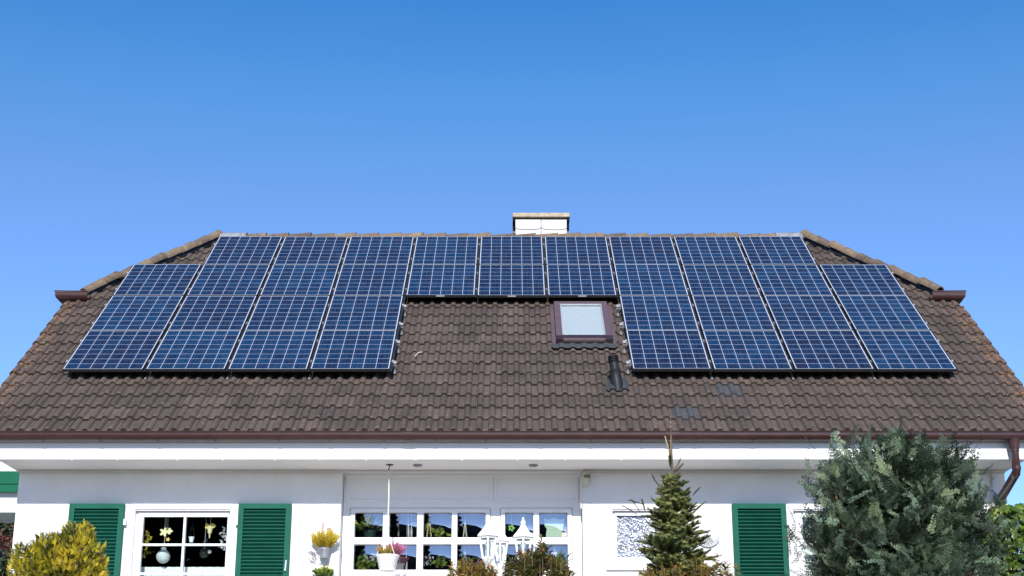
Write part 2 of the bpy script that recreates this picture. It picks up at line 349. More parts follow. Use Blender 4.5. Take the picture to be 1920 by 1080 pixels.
# rooms behind the windows
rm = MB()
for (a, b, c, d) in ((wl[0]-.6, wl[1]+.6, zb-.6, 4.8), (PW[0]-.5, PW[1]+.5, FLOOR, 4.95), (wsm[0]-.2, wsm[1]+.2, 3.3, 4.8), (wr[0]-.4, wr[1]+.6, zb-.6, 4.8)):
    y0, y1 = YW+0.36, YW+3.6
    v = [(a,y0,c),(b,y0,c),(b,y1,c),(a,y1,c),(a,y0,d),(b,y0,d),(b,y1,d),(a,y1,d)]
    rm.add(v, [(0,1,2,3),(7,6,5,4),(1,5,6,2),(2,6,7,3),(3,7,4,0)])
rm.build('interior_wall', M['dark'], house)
# ---- roof tiles
def set_attr(me, name, vals, dom='POINT'):
    a = me.attributes.new(name, 'FLOAT', dom); a.data.foreach_set('value', np.asarray(vals, dtype=np.float32))
TW, GA, NT, NR = 2*XV/43, 0.326, 43, 21
def h_tile(u):
    h = 0.0
    for c in (0.058, 0.207):
        d = abs(u - c)
        if d < 0.041: h = max(h, 0.036*max(0.0, 1-(d/0.041)**2)**0.7)
    if u > 0.255: h = max(h, 0.006)
    return h
US = [0.0, 0.0165, 0.019, 0.026, 0.036, 0.046, 0.058, 0.070, 0.080, 0.090, 0.097, 0.0995, 0.13, 0.1655, 0.168, 0.175, 0.185, 0.195, 0.207, 0.219, 0.229, 0.239, 0.246, 0.2485, 0.275, TW-0.0005]
HS = [h_tile(u) for u in US]; NU = len(US)
def tile_geo(c, r, tv, tf, att, lift=0.0):
    x0 = -XV + c*TW; s0 = S_EAVE + r*GA; L = GA + 0.045
    j = rng.normal(0, 1, 5); dx = j[0]*0.0015; ds = j[1]*0.004; dn = j[2]*0.0018; sk = j[3]*0.004; rr = rng.random()
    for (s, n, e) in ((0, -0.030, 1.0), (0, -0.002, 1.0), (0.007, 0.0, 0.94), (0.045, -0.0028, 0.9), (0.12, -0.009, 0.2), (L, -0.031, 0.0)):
        for u, h in zip(US, HS):
            hh = h if n > -0.0299 or s > 0.1 else h*0.85
            p = roofpt(x0 + u + dx + sk*s, s0 + s + ds, n + hh + dn + lift); tv.append(tuple(p)); 
            xx = abs(x0 + u); g = max(0, min(1.0, (xx-5.55)/0.75)) * (1.0 if s0 < 2.9 else 0.2)
            g = max(g, 0.62*max(0, 1-(s0+s-S_EAVE)/0.8), 0.58*e*max(0, 1-(s0+s-S_EAVE)/3.0))
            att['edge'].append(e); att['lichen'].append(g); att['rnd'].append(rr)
    o = len(tv) - 6*NU
    for k in range(5):
        for i in range(NU-1): tf.append((o+k*NU+i, o+k*NU+i+1, o+(k+1)*NU+i+1, o+(k+1)*NU+i))
    for i in (0, NU-1): tf.append(tuple(o+k*NU+i for k in range(6)) if i else tuple(o+k*NU+i for k in range(5, -1, -1)))
def find_tile(px, py):
    x, s = on_roof(px, py, 0.0); return int((x+XV)/TW), int((s-S_EAVE)/GA)
special = {find_tile(1346, 734), find_tile(1262, 773)}
tv, tf, att = [], [], {'edge': [], 'lichen': [], 'rnd': []}
rng_holes = set()
for r in range(NR):
    for c in range(NT):
        if (c, r) in special: continue
        if r >= 14 and (c < 1 + (r-14)*0.75 - 2 or c > NT - 1 - (r-14)*0.75 + 2): continue
        tile_geo(c, r, tv, tf, att)
me = bpy.data.meshes.new('roof'); off = Vector(house.location)
me.from_pydata([(v[0]-off.x, v[1]-off.y, v[2]-off.z) for v in tv], [], tf)
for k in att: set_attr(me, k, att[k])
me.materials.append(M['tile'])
roof = bpy.data.objects.new('roof', me); COL.objects.link(roof); roof.parent = house
AL, BL = roofpt(-4.66, S_RIDGE), roofpt(-6.16, 2.95); AR, BR = roofpt(4.66, S_RIDGE), roofpt(6.16, 2.95)
bm = bmesh.new(); bm.from_mesh(me)
for A, B, sg in ((AL, BL, -1), (AR, BR, 1)):
    no = (B-A).cross(NV).normalized()
    if no.x*sg < 0: no = -no
    lim = roofpt(0, 2.85)
    g = [f for f in bm.faces if (f.calc_center_median()+off-T0)  .dot(SLV) > 2.70 and f.calc_center_median().x*sg > 0]
    ge = list({e for f in g for e in f.edges}); gv = list({v for f in g for v in f.verts})
    bmesh.ops.bisect_plane(bm, geom=g+ge+gv, plane_co=A-off, plane_no=no, clear_outer=True)
bm.to_mesh(me); bm.free()
me.polygons.foreach_set('use_smooth', [True]*len(me.polygons)); me.set_sharp_from_angle(angle=math.radians(50))
# underlay, back slope and half-hips
ul = MB()
def mir(p): return Vector((p.x, 2*RIDGE.y - p.y, p.z))
e0, e1 = roofpt(-XV+.01, S_EAVE+.05, -.045), roofpt(XV-.01, S_EAVE+.05, -.045); b0, b1 = roofpt(-XV+.01, 2.80, -.045), roofpt(XV-.01, 2.80, -.045)
c0, c1 = roofpt(-6.2, 2.9, -.045), roofpt(6.2, 2.9, -.045); d0, d1 = roofpt(-4.66, S_RIDGE, -.045), roofpt(4.66, S_RIDGE, -.045)
ul.add([e0, e1, b1, c1, d1, d0, c0, b0], [tuple(range(8))])
ul.add([mir(p) for p in (e0, e1, b1, c1, d1, d0, c0, b0)], [tuple(range(7, -1, -1))])
h0, h1 = roofpt(-6.5, 2.85, -.05), roofpt(6.5, 2.85, -.05)
ul.add([d0, mir(h0), h0], [(0, 1, 2)]); ul.add([d1, h1, mir(h1)], [(0, 1, 2)])
ul.build('underlay', M['tile'], roof)
# verge boards under the gable overhang
for sg in (-1, 1):
    for my in (False, True):
        vb = MB()
        P = [roofpt(sg*(XV-.02), S_EAVE+.1, -.05), roofpt(sg*(XV-.02), 2.75, -.05), roofpt(sg*(XV-.02), 2.75, -.22), roofpt(sg*(XV-.02), S_EAVE+.22, -.22)]
        Q = [Vector((sg*(XW-.02), p.y, p.z)) for p in P]
        if my: P = [mir(p) for p in P]; Q = [mir(p) for p in Q]
        vb.add(P+Q, [(0,1,2,3), (7,6,5,4), (0,4,5,1), (1,5,6,2), (2,6,7,3), (3,7,4,0)])
        vb.build('verge_board', M['fascia'], house, merge=True)
# ---- ridge and hip caps
def caps(name, A, B, n, r, upv, parent, seed):
    rg = np.random.default_rng(seed); v, f, at_ = [], [], []
    d = (B-A)/n; ax = d.normalized(); up = (upv - ax*upv.dot(ax)).normalized(); sd = ax.cross(up)
    for i in range(n):
        rr = rg.random(); jit = rg.normal(0, 0.006, 2)
        for layer in (0, 1):
            for (t, rad) in ((-0.10, r*.96), (0.0, r*.97), (0.98, r*1.15), (1.06, r*1.18)):
                P = A + d*(i+t) + up*(jit[0] + 0.012*t) + sd*jit[1]; rad2 = rad - 0.018*layer
                for k in range(11):
                    a = -0.22 + (PI+0.44)*k/10
                    v.append(P + sd*math.cos(a)*rad2*1.12 + up*math.sin(a)*rad2*0.92); at_.append(rr)
        o = len(v) - 88
        for layer in (0, 1):
            for j in range(3):
                for k in range(10):
                    q = o+layer*44+j*11+k; f.append((q, q+1, q+12, q+11) if layer == 0 else (q, q+11, q+12, q+1))
        for j in (0, 3):
            for k in range(10): q = o+j*11+k; f.append((q, q+1, q+45, q+44))
        for k in (0, 10):
            for j in range(3): q = o+j*11+k; f.append((q, q+11, q+55, q+44))
    m = MB(); m.v = v; m.f = f; ob = m.build(name, M['ridge'], parent, smooth=True); set_attr(ob.data, 'rnd', at_); return ob
caps('ridge_cap', AL + NV*0 + Vector((0, .01, .0)), AR + Vector((0, .01, .0)), 26, 0.10, Vector((0, 0, 1)), roof, 3)
for A, B, sg, sd in ((AL, BL, -1, 5), (AR, BR, 1, 6)):
    upv = (NV + Vector((sg*0.5, 0.15, 0.7))).normalized()
    caps('hip_cap', B + upv*0.05, A + upv*0.06, 9, 0.082, upv, roof, sd)
for A, B in ((AL, BL), (AR, BR)):
    MB().tube([B - NV*.0, A - NV*.0], .062, 8).build('hip_gap_filler', M['black'], roof)  # black filler added under the hip caps to darken the shadowed gap
for sx in (-4.45, 4.42):
    m = MB(); P = RIDGE + Vector((sx, 0, .006))
    m.add([P + Vector((x, 0.112*math.cos(a)*1.12, 0.112*math.sin(a))) for x in (-.22, .22) for a in np.linspace(-.1, PI+.1, 11)], [(k, k+1, k+12, k+11) for k in range(10)])
    m.build('ridge_flashing', mat('pale_lead', (0.20, 0.21, 0.235), 0.6, 0.4, 12), roof, smooth=True)
for (c, r) in sorted(special):
    tv2, tf2, a2 = [], [], {'edge': [], 'lichen': [], 'rnd': []}; tile_geo(c, r, tv2, tf2, a2, 0.004)
    m = MB(); m.v = tv2; m.f = tf2; m.build('replacement_tile', M['greytile'], roof, smooth=True)['label'] = 'newer blue grey replacement roof tile'
# ---- fascia, soffit
ZF0 = ZS; ZF1 = 5.30
fb = MB(); zc = [ZF0, ZF0+0.105, ZF0+0.205, ZF1]
for i in range(3): fb.box((-XV+.02, YF - 0.003*(2-i), zc[i]+0.004), (XV-.02, YF+0.03, zc[i+1]))
fb.build('fascia', M['fascia'], house, bevel=0.003)
sf = MB()
for i in range(4):
    y0 = YF+0.035+i*0.157; sf.box((-XW-.02, y0, ZS+0.002), (XW+.02, y0+0.153, ZS+0.03))
soffit = sf.build('soffit', M['soffit'], house, bevel=0.003)
for xa, xb in ((-XW, PW[0]-.02), (PW[1]+.02, XW)): MB().box((xa, YW-0.045, ZS-0.035), (xb, YW-0.002, ZS-0.001)).build('soffit_moulding', M['trim'], soffit)
MB().box((PW[0]-.018, YW-0.045, ZS-0.022), (PW[1]+.018, YP-.052, ZS+.02)).build('recess_board', M['trim'], soffit)
for sg in (-1, 1):                       # boxed ends of the eaves
    m = MB(); xa, xb = sorted((sg*(XW+.022), sg*(XW+.05))); m.box((xa, YF+0.03, ZS), (xb, YW+.3, ZS+0.2)); m.build('eaves_end', M['fascia'], house)
for px in (783, 1000):
    p = at(px, 869, 17.6); c = Vector((p.x, YF+0.33, ZS-0.001))
    m = MB(); m.lathe([(0.055, 0.0), (0.058, -0.008), (0.045, -0.012), (0.040, 0.002)], c, 24); sp_ = m.build('spotlight', M['zinc'], soffit, smooth=True)
# small clips where the cladding meets the soffit
for px in (135, 220, 332, 417, 516, 600, 687, 780, 867, 971, 1060, 1165):
    MB().box((X(px, 862, YF)-.006, YF-.004, ZS-.008), (X(px, 862, YF)+.004, YF+.02, ZS+.003)).build('cladding_clip', M['white'], soffit)
# ---- gutters
YG = 17.165; RG = 0.062
ZG = at(960, 809, YG-RG).z
def gutter_profile(r=RG, t=0.003, lip=0.034):
    o = [(-r, lip)] + [(-r*math.cos(a), -r*math.sin(a)) for a in np.linspace(0, PI, 15)] + [(r, lip)]
    i = [(p[0]*(1-t/r), p[1] if k in (0, len(o)-1) else p[1]*(1-t/r)) for k, p in enumerate(o)]
    return o + i[::-1]
def gutter_run(name, a, b, parent, mat_, r=RG):
    pr = gutter_profile(r); n = len(pr); m = MB(); A = Vector(a); B = Vector(b); ax = (B-A).normalized(); sd = ax.cross(Vector((0, 0, 1)))
    vs = [P + sd*(-u) + Vector((0, 0, w)) for P in (A, B) for u, w in pr]
    m.add(vs, [(i, (i+1) % n, n+(i+1) % n, n+i) for i in range(n)] + [tuple(range(n))[::-1], tuple(range(n, 2*n))])
    hh = n//2
    return m, sd
m, _ = gutter_run('gutter', (-XV-.03, YG, ZG-.034), (XV+.03, YG, ZG-.034), house, None)
m.f = m.f[:-2]
m.tube([(-XV-.03, YG-RG-.004, ZG), (XV+.03, YG-RG-.004, ZG)], 0.0085, 8)
for sx in (-1, 1): m.prism([(u, w) for u, w in []], 0, 0) if False else None
for xs_ in (-XV-.03, XV+.03):            # end caps
    pts = [(xs_, YG-RG*math.cos(a), ZG-.034-RG*math.sin(a)) for a in np.linspace(0, PI, 15)] + [(xs_, YG+RG, ZG), (xs_, YG-RG, ZG)]
    m.add(pts, [tuple(range(len(pts)))])
gut = m.build('gutter', M['brown'], house, smooth=True)
bm_ = MB(); r2 = RG+.006
angs = np.linspace(0, PI, 13); pr = [(-r2, .036)] + [(-r2*math.cos(a), -r2*math.sin(a)) for a in angs] + [(r2, .03)]
n = len(pr)
bm_.add([(x, u, w-.034) for x in (-.0135, .0135) for u, w in pr], [(i, i+1, n+i+1, n+i) for i in range(n-1)])
bm_.tube([(-.0135, -RG-.004, 0), (.0135, -RG-.004, 0)], .0115, 8)
br0 = None
for px in (-22, 78, 186, 294, 401, 522, 618, 720, 815, 911, 1014, 1108, 1204, 1305, 1413, 1520, 1625, 1731, 1842):
    x = X(px, 815, YG-RG)
    if br0 is None: br0 = bm_.build('gutter_bracket', M['brown'], gut, local=True, smooth=True); o = br0
    else: o = br0.copy(); COL.objects.link(o); o.parent = gut
    o.location = Vector((x, YG, ZG)) - wloc(gut)
for px, w in ((766, .13), (1262, .16)):   # joining sleeves
    x = X(px, 815, YG-RG); m, _ = gutter_run('s', (x-w/2, YG, ZG-.034), (x+w/2, YG, ZG-.034), None, None, RG+.005); m.build('gutter_sleeve', M['brown'], gut, smooth=True)
# downpipe
dp = MB(); xg = X(1901, 830, YG); ZB = ZG-.034-RG
dp.lathe([(.036, -.20), (.036, -.10), (.058, -.095), (.062, -.02), (.070, .03), (.02, .05)][::1], (xg, YG, ZB), 20)
p1 = at(1904, 886, YG); p2 = at(1875, 937, YW-.07); xp, zp = p2.x, p2.z
dp.tube([(xg, YG, ZB-.08), (xg, YG, p1.z+.03), (xg-.006, YG+.02, p1.z-.005), (xp+.012, YW-.09, zp+.02), (xp, YW-.075, zp-.015), (xp, YW-.07, FLOOR+.05)], .046, 20)
for z in (ZB-.11, p1.z+.055): dp.tube([(xg, YG, z-.02), (xg, YG, z+.02)], .052, 20)
d = (Vector((xp+.012, YW-.09, zp+.02)) - Vector((xg-.006, YG+.02, p1.z-.005)))
dp.tube([Vector((xg-.006, YG+.02, p1.z-.005))+d*.0, Vector((xg-.006, YG+.02, p1.z-.005))+d*.10], .052, 20)
dp.tube([Vector((xp, YW-.075, zp-.03)), Vector((xp, YW-.072, zp-.09))], .052, 20)
dp.build('downpipe', M['brown'], house, smooth=True)
MB().tube([at(1857, 880, YW-.015), at(1860, 895, YW-.015), at(1861, 980, YW-.012), (X(1861, 980), YW-.012, FLOOR)], .012, 8).build('wall_cable', M['trim'], house, smooth=True)
# half-hip gutters with mitred corner
for sg, pa, pb in ((-1, (104, 545), (163, 552)), (1, (1813, 549), (1752, 556))):
    xo, so_ = on_roof(*pa, 0.14); xi, si = on_roof(*pb, 0.14)
    r = 0.078; P0 = roofpt(0, 2.80, .10)
    yy, zz = P0.y+.01, P0.z-.055; xo = sg*abs(xo); xi = sg*(abs(xi)+.03)
    pr = [(-r, .045)] + [(-r*math.cos(a), -r*math.sin(a)) for a in np.linspace(0, PI, 13)] + [(r, .045)]
    ins = [(u*.95, w if k in (0, 14) else w*.95) for k, (u, w) in enumerate(pr)]; pr = pr + ins[::-1]; n = len(pr)
    xc = xo - sg*r
    vs = [(xi, yy+u, zz+w) for u, w in pr] + [(xc - sg*u*1.0, yy+u, zz+w) for u, w in pr] + [(xc - sg*u, 2*RIDGE.y-yy, zz+w) for u, w in pr]
    m = MB(); m.add(vs, [(j*n+i, j*n+(i+1) % n, (j+1)*n+(i+1) % n, (j+1)*n+i) for j in range(2) for i in range(n)])
    m.tube([(xi, yy-r-.003, zz+.047), (xo, yy-r-.003, zz+.047), (xo, 2*RIDGE.y-yy, zz+.047)], .011, 8)
    o = m.build('hip_gutter', M['brown'], house, merge=True, smooth=True)
    e = MB(); pts = [(xi, yy+u*1.02, zz+w*1.02) for u, w in pr[:15]]; e.add(pts, [tuple(range(15))]); x2 = xi - sg*.035
    e.add([(x2, yy-.03+u*.35, zz-.03+w*.5) for u, w in pr[:15]] + [(xi, yy-.03+u*.35, zz-.03+w*.5) for u, w in pr[:15]], [tuple(range(15)), tuple(range(29, 14, -1))] + [(i, i+1, 16+i, 15+i) for i in range(14)])
    e.build('end_cap', M['brown'], o)
# ---- chimney
YC = RIDGE.y + 0.25
cx0, cx1 = X(966, 420, YC), X(1063, 420, YC); zt_ = at(960, 411, YC).z; zbm = RIDGE.z - .3
ch = MB().box((cx0+.01, YC+.012, zbm), (cx1-.01, YC+.7, zt_-.001)).build('chimney', M['lead'], house)
zc0 = at(960, 406.5, YC-.06).z; zc1 = at(960, 398.5, YC-.06).z
ca = at(961, 402, YC-.06).x; cb = at(1068.5, 402, YC-.06).x
MB().box((ca, YC-.06, zc0), (cb, YC+.78, zc1)).build('chimney_cap', M['concrete'], ch, bevel=0.012)
hd = MB(); hd.box((ca+.004, YC+.002, at(960, 412.5, YC).z), (cb-.004, YC+.76, zc0-.002))
zh = at(960, 430, YC).z
hd.box((ca+.004, YC+.20, zh), (cx0-.004, YC+.76, at(960, 412.5, YC).z+.002)); hd.box((cx1+.004, YC+.20, zh), (cb-.004, YC+.76, at(960, 412.5, YC).z+.002))
hd.build('chimney_hood', M['black'], ch)
sl_ = MB(); w = (cx1-cx0)/2; z1 = at(960, 412.5, YC).z; z2 = at(960, 431, YC).z; z3 = RIDGE.z - .2
for row, (za, zb_) in enumerate(((z2, z1), (z3, z2+.03))):
    for k in range(2):
        xa = cx0 + k*w; pts = [(xa+.005, zb_), (xa+w-.005, zb_)]
        pts += [(xa+w/2+(w/2-.005)*math.cos(a), za+.045-.045*math.sin(a)**.6) for a in np.linspace(0.0, PI, 15)]
        sl_.prism(pts[::-1], YC-.022+.014*row+.005*k, YC+.010)
sl_.build('slate_cladding', M['slate'], ch, bevel=0.002)
RM = Matrix.Translation(T0) @ Matrix(((1, 0, 0), (0, SLV.y, NV.y), (0, SLV.z, NV.z))).to_4x4()
# ---- skylight
sx0, sx1, ss0, ss1 = 0.590, 1.338, 1.075, 2.44
sk = MB()
sk.box((sx0, ss0, -.05), (sx0+.085, ss1, .10), RM); sk.box((sx1-.085, ss0, -.05), (sx1, ss1, .10), RM)
sk.box((sx0, ss1-.10, -.05), (sx1, ss1+.002, .103), RM)
sk.box((sx0+.083, ss0+.02, -.05), (sx1-.083, ss0+.09, .085), RM)
sky_l = sk.build('skylight', M['mauve'], house, bevel=0.006)
b = MB(); b.box((sx0-.006, ss0-.03, -.05), (sx0+.092, ss0+.10, .118), RM); b.box((sx1-.092, ss0-.03, -.05), (sx1+.006, ss0+.10, .118), RM)
b.box((sx0+.092, ss0+.085, .04), (sx1-.092, ss0+.175, .092), RM); b.box((sx0+.08, ss0-.02, -.05), (sx1-.08, ss0+.03, .075), RM); b.build('bottom_rail', M['bronze'], sky_l, bevel=0.004)
b = MB(); b.box((sx0+.085, ss0+.172, .082), (sx0+.097, ss1-.10, .101), RM); b.box((sx1-.097, ss0+.172, .082), (sx1-.085, ss1-.10, .101), RM); b.box((sx0+.085, ss1-.112, .082), (sx1-.085, ss1-.10, .1025), RM)
b.build('glazing_bead', M['alu'], sky_l)
MB().box((sx0+.09, ss0+.17, .074), (sx1-.09, ss1-.105, .080), RM).build('pane', M['skyglass'], sky_l)
b = MB(); n = 120; xs_ = np.linspace(sx0+.09, sx1-.09, n); pl = [0.066+0.0006*math.sin(i*1.0)+.0003*math.sin(i*.37) for i in range(n)]
b.add([RM @ Vector((x, s, h)) for s in (ss0+.16, ss1-.1) for x, h in zip(xs_, pl)], [(i, i+1, n+i+1, n+i) for i in range(n-1)]); b.build('blind', M['blind'], sky_l, smooth='all')
for xa, xb in ((sx0-.055, sx0-.007), (sx1+.007, sx1+.055)): MB().box((xa, ss0-.05, .0), (xb, ss1, .040), RM).build('side_flashing', M['mauve'], sky_l)
b = MB(); n = 60; vs = []; 
for s, nn in ((ss0-.03, .055), (ss0-.09, .045), (ss0-.14, .022)):
    for i in range(n):
        x = sx0-.07 + (sx1-sx0+.14)*i/(n-1); u = (x+XV) % TW; vs.append(RM @ Vector((x, s + (.004*math.sin(i*2.1) if s < ss0-.12 else 0), nn*.5 + h_tile(u)*.5 + .022)))
b.add(vs, [(j*n+i, j*n+n+i, j*n+n+i+1, j*n+i+1) for j in range(2) for i in range(n-1)]); b.build('apron_flashing', M['darklead'], sky_l, smooth='all')
# ---- vent pipe
vx, vs_ = on_roof(1158, 728, 0.0); VB = roofpt(vx, vs_, 0.0)
d = (Vector((at(1149, 668, VB.y).x, VB.y-.01, at(1149, 668, VB.y).z)) - VB); L = d.length; ax = d.normalized()
Q = ax.to_track_quat('Z', 'Y').to_matrix().to_4x4()
b = MB(); b.lathe([(.078, -.05), (.074, .10), (.068, .15), (.068, .22), (.071, .225), (.071, .235), (.060, .245), (.058, L-.09)] , VB, 24, Q)
for k in range(4): b.lathe([(.058, L-.088+.022*k), (.067, L-.084+.022*k), (.067, L-.076+.022*k), (.056, L-.072+.022*k)], VB, 24, Q)
b.lathe([(.058, L-.004), (.06, L+.004), (.03, L+.012), (.004, L+.014)], VB, 24, Q)
vent = b.build('vent_pipe', M['vent'], house, smooth=True)
b = MB(); n = 40; vs = []
for s in (vs_-.11, vs_-.02, vs_+.2):
    for i in range(n):
        x = vx - .145 + .29*i/(n-1); cut = 0.04*max(0, abs(i/(n-1)-.5)*2-.8)/.2 if s < vs_-.1 else 0
        vs.append(RM @ Vector((x, s+cut, h_tile((x+XV) % TW)*1.0 + .016)))
b.add(vs, [(j*n+i, j*n+i+1, j*n+n+i+1, j*n+n+i) for j in range(2) for i in range(n-1)]); b.build('vent_flashing', M['darklead'], vent, smooth='all')
# ---- windows
def small_window(name, x0, x1, gx0, gx1, vx_, zt, zb, gz, glassmat, bars=True):
    f = MB(); yo = YW-.028
    f.sheet(x0, x1, zb, zt, [(x0+.055, x1-.055, zb+.05, zt-.045)], yo, YW+.05)
    f.box((x0+.055, YW-.012, zt-.062), (x1-.055, YW+.03, zt-.047))
    iy = YW+.045
    hs = []
    zr = gz + [zb+.11]
    for k in range(len(gz)):
        a, c = gz[k], zr[k+1]
        hi = a if k == 0 else a - .012; lo = c + .012 if k < len(gz)-1 else c
        if bars: hs += [(gx0, vx_-.014, lo, hi), (vx_+.014, gx1, lo, hi)]
        else: hs += [(gx0, gx1, lo, hi)]
    f.sheet(x0+.04, x1-.04, zb+.03, zt-.03, [(x0+.09, x1-.09, zb+.07, zt-.10)], iy, iy+.08)
    f.sheet(x0+.085, x1-.085, zb+.06, zt-.085, hs, iy-.018, iy+.05)
    w = f.build(name, M['white'], house, merge=True, bevel=.004)
    MB().box((gx0-.02, iy+.018, zb+.09), (gx1+.02, iy+.026, gz[0]+.02)).build('pane', glassmat, w)
    MB().box((x0-.03, YW-(.075 if bars else .034), zb-.045), (x1+.03, YW+.02, zb-.003)).build('sill', M['white'], w, bevel=.004)
    return w
gzl = [Z(968), Z(1020.5), Z(1075)]; gzl.append(gzl[-1]-.345)
small_window('window', wl[0], wl[1], X(266, 1000), X(425, 990), X(344, 1000), zt, zb, gzl, M['glass'])
small_window('window', wr[0], wr[1], wr[0]+.17, wr[1]-.17, (wr[0]+wr[1])/2, zt, zb, gzl, M['glass'])
zsb = Z(1062)
small_window('window', wsm[0], wsm[1], X(1157, 1000), X(1234, 1000), 0, zt, zsb, [Z(966)], M['obscured'], bars=False)
# fix: the small window's pane bottom
# ---- shutters
def shutter(x0, x1, hand, handle):
    f = MB(); y0, y1 = YW-.062, YW-.018; z1 = Z(945.5); z0 = zb-.04; fr = .066
    f.sheet(x0, x1, z0, z1, [(x0+fr, x1-fr, z0+.08, (z0+z1)/2-.04), (x0+fr, x1-fr, (z0+z1)/2+.04-.0, z1-.062)] if False else [(x0+fr, x1-fr, z0+.08, z1-.062)], y0, y1)
    f.box((x0+fr-.004, y1-.008, z0+.07), (x1-fr+.004, y1-.002, z1-.055))
    z = z0+.09
    while z < z1-.075:
        a = Matrix.Translation((0, (y0+y1)/2, z)) @ Matrix.Rotation(math.radians(-38), 4, 'X')
        f.box((x0+fr-.002, -.024, -.0045), (x1-fr+.002, .024, .0045), a); z += .0425
    s = f.build('shutter', M['green'], house, merge=False, bevel=.0025)
    for zz in (z1-.22, z0+.25):
        xe = x1 if hand > 0 else x0; xs__ = sorted((xe-hand*.012, xe+hand*.03)); MB().box((xs__[0], YW-.055, zz-.035), (xs__[1], YW-.03, zz+.035)).build('hinge', M['white'], s)
    if handle: MB().tube([(handle[0].x-.006, y0-.012, handle[0].z), (handle[1].x, y0-.02, handle[1].z)], .011, 8).build('handle', M['alu'], s, smooth=True)
    return s
shutter(X(133, 946), X(236, 946), 1, None)
shutter(X(449, 946), X(548, 946), -1, (at(539, 1052, YW), at(536, 1072, YW)))
shutter(X(1371, 946), X(1472, 946), 1, None)
shutter(X(1679, 946), X(1782, 946), -1, None)
# ---- picture window
cols = [(665, 718), (730, 782), (794, 847), (857.5, 910.5), (947, 1000), (1011, 1064)]
px0 = [(at(a, 985, YP).x, at(b, 985, YP).x) for a, b in cols]
zr0, zr1, zr2 = at(960, 961, YP).z, at(960, 1008, YP).z, at(960, 1021, YP).z; dz = zr0 - zr2; hz = zr0 - zr1
rows = [(zr1 - k*dz, zr0 - k*dz) for k in range(4)]
hs = [(a, b, c, d) for a, b in px0 for c, d in rows]
f = MB(); f.sheet(PW[0]+.006, PW[1]-.006, pzb, 4.968, [(px0[0][0]-.06, px0[3][1]+.06, rows[3][0]-.06, zr0+.055), (px0[4][0]-.06, px0[5][1]+.06, rows[3][0]-.06, zr0+.055)], YP-.005, YP+.05)
# header mouldings and raised surrounds of the blind boxes
zh0, zh1 = at(960, 937, YP).z, at(960, 897, YP).z
for a, b in (((657), 919), (932, 1079)):
    xa, xb = at(a, 920, YP).x, at(b, 920, YP).x
    f.sheet(xa-.05 if a == 657 else xa-.035, xb+.035, zh0-.03, zh1+.05, [(xa, xb, zh0, zh1)], YP-.020, YP-.006)
f.box((PW[0]+.006, YP-.05, at(960, 893.5, YP).z), (PW[1]-.006, YP-.0055, 4.968))
pw = f.build('picture_window', M['white'], house, merge=True, bevel=.004)
for i0, i1 in ((0, 3), (4, 5)):
    f = MB(); f.sheet(px0[i0][0]-.055, px0[i1][1]+.055, rows[3][0]-.055, zr0+.050, [h for h in hs if px0[i0][0]-.01 < h[0] < px0[i1][1]], YP-.022, YP+.045)
    f.build('sash', M['white'], pw, merge=True, bevel=.010)
RBOW = 1.7; panes = [MB(), MB()]
for (a, b, c, d) in hs:                  # each pane of the sealed unit is slightly dished
    g = panes[0 if a < px0[3][1] else 1]; a -= .01; b += .01; c -= .01; d += .01; n = 7; vs = []
    for j in range(n):
        for i in range(n):
            u = (i/(n-1)-.5)*(b-a); w = (j/(n-1)-.5)*(d-c)
            vs.append(((a+b)/2+u, YP+.012 + (u*u + w*w)/(2*RBOW), (c+d)/2+w))
    g.add(vs, [(j*n+i, j*n+i+1, j*n+n+i+1, j*n+n+i) for j in range(n-1) for i in range(n-1)])
for g in panes: g.build('pane', M['mirror'], pw, smooth='all')
MB().box((PW[0]-.02, YW-.05, pzb-.05), (PW[1]+.02, YP+.02, pzb-.003)).build('sill', M['white'], pw, bevel=.004)
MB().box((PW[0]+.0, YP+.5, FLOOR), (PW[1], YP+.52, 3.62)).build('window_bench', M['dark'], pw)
# ------------------------------------------------------------------ motion sensor, house number, wall ornament
p = at(1099, 899, YW-.03)
ms = thing('motion_sensor', (p.x, YW, p.z), 'cream motion sensor on the wall beside the picture window', 'sensor')
b = MB(); b.lathe([(.006, .10), (.035, .092), (.047, .07), (.049, .0), (.044, -.05), (.030, -.085), (.006, -.095)][::-1], (p.x, YW-.045, p.z), 18); b.box((p.x-.03, YW-.03, p.z-.05), (p.x+.03, YW, p.z+.06))
b.build('body', M['cream'], ms, smooth=True)
b = MB(); b.lathe([(.036, -.02), (.046, .0), (.046, .025), (.038, .04)], (p.x+.004, YW-.052, p.z+.018), 18); b.build('sensor_lens', mat('sensor_window', (0.16, 0.14, 0.07), 0.3), ms, smooth=True)
MB().tube([(p.x-.065, YW-.008, p.z-.35), (p.x-.06, YW-.01, p.z+.02), (p.x-.085, YW-.01, p.z+.06), (p.x-.085, YW-.01, ZS-.02)], .007, 6).build('cable', M['white'], ms)
def text(name, body, p, size, m, parent=None):
    cu = bpy.data.curves.new(name, 'FONT'); cu.body = body; cu.size = size; cu.extrude = .006; cu.align_x = 'CENTER'
    t = bpy.data.objects.new('t', cu); COL.objects.link(t); dg = bpy.context.evaluated_depsgraph_get()
    me = bpy.data.meshes.new_from_object(t.evaluated_get(dg)); bpy.data.objects.remove(t)
    me.transform(Matrix.Rotation(PI/2, 4, 'X')); o = bpy.data.objects.new(name, me); COL.objects.link(o); o.location = p; me.materials.append(m)
    if parent: o.location = Vector(p)-wloc(parent); o.parent = parent
    return o
p1_, p2_ = at(605, 1000, YW), at(617.5, 1002, YW)
hn = thing('house_number', (p1_.x, YW, p1_.z), 'brown house number 1a above the zinc bucket', 'house number')
text('digit', '1', (p1_.x, YW-.008, p1_.z), .185, M['numeral'], hn); text('letter', 'a', (p2_.x, YW-.008, p2_.z), .17, M['numeral'], hn)
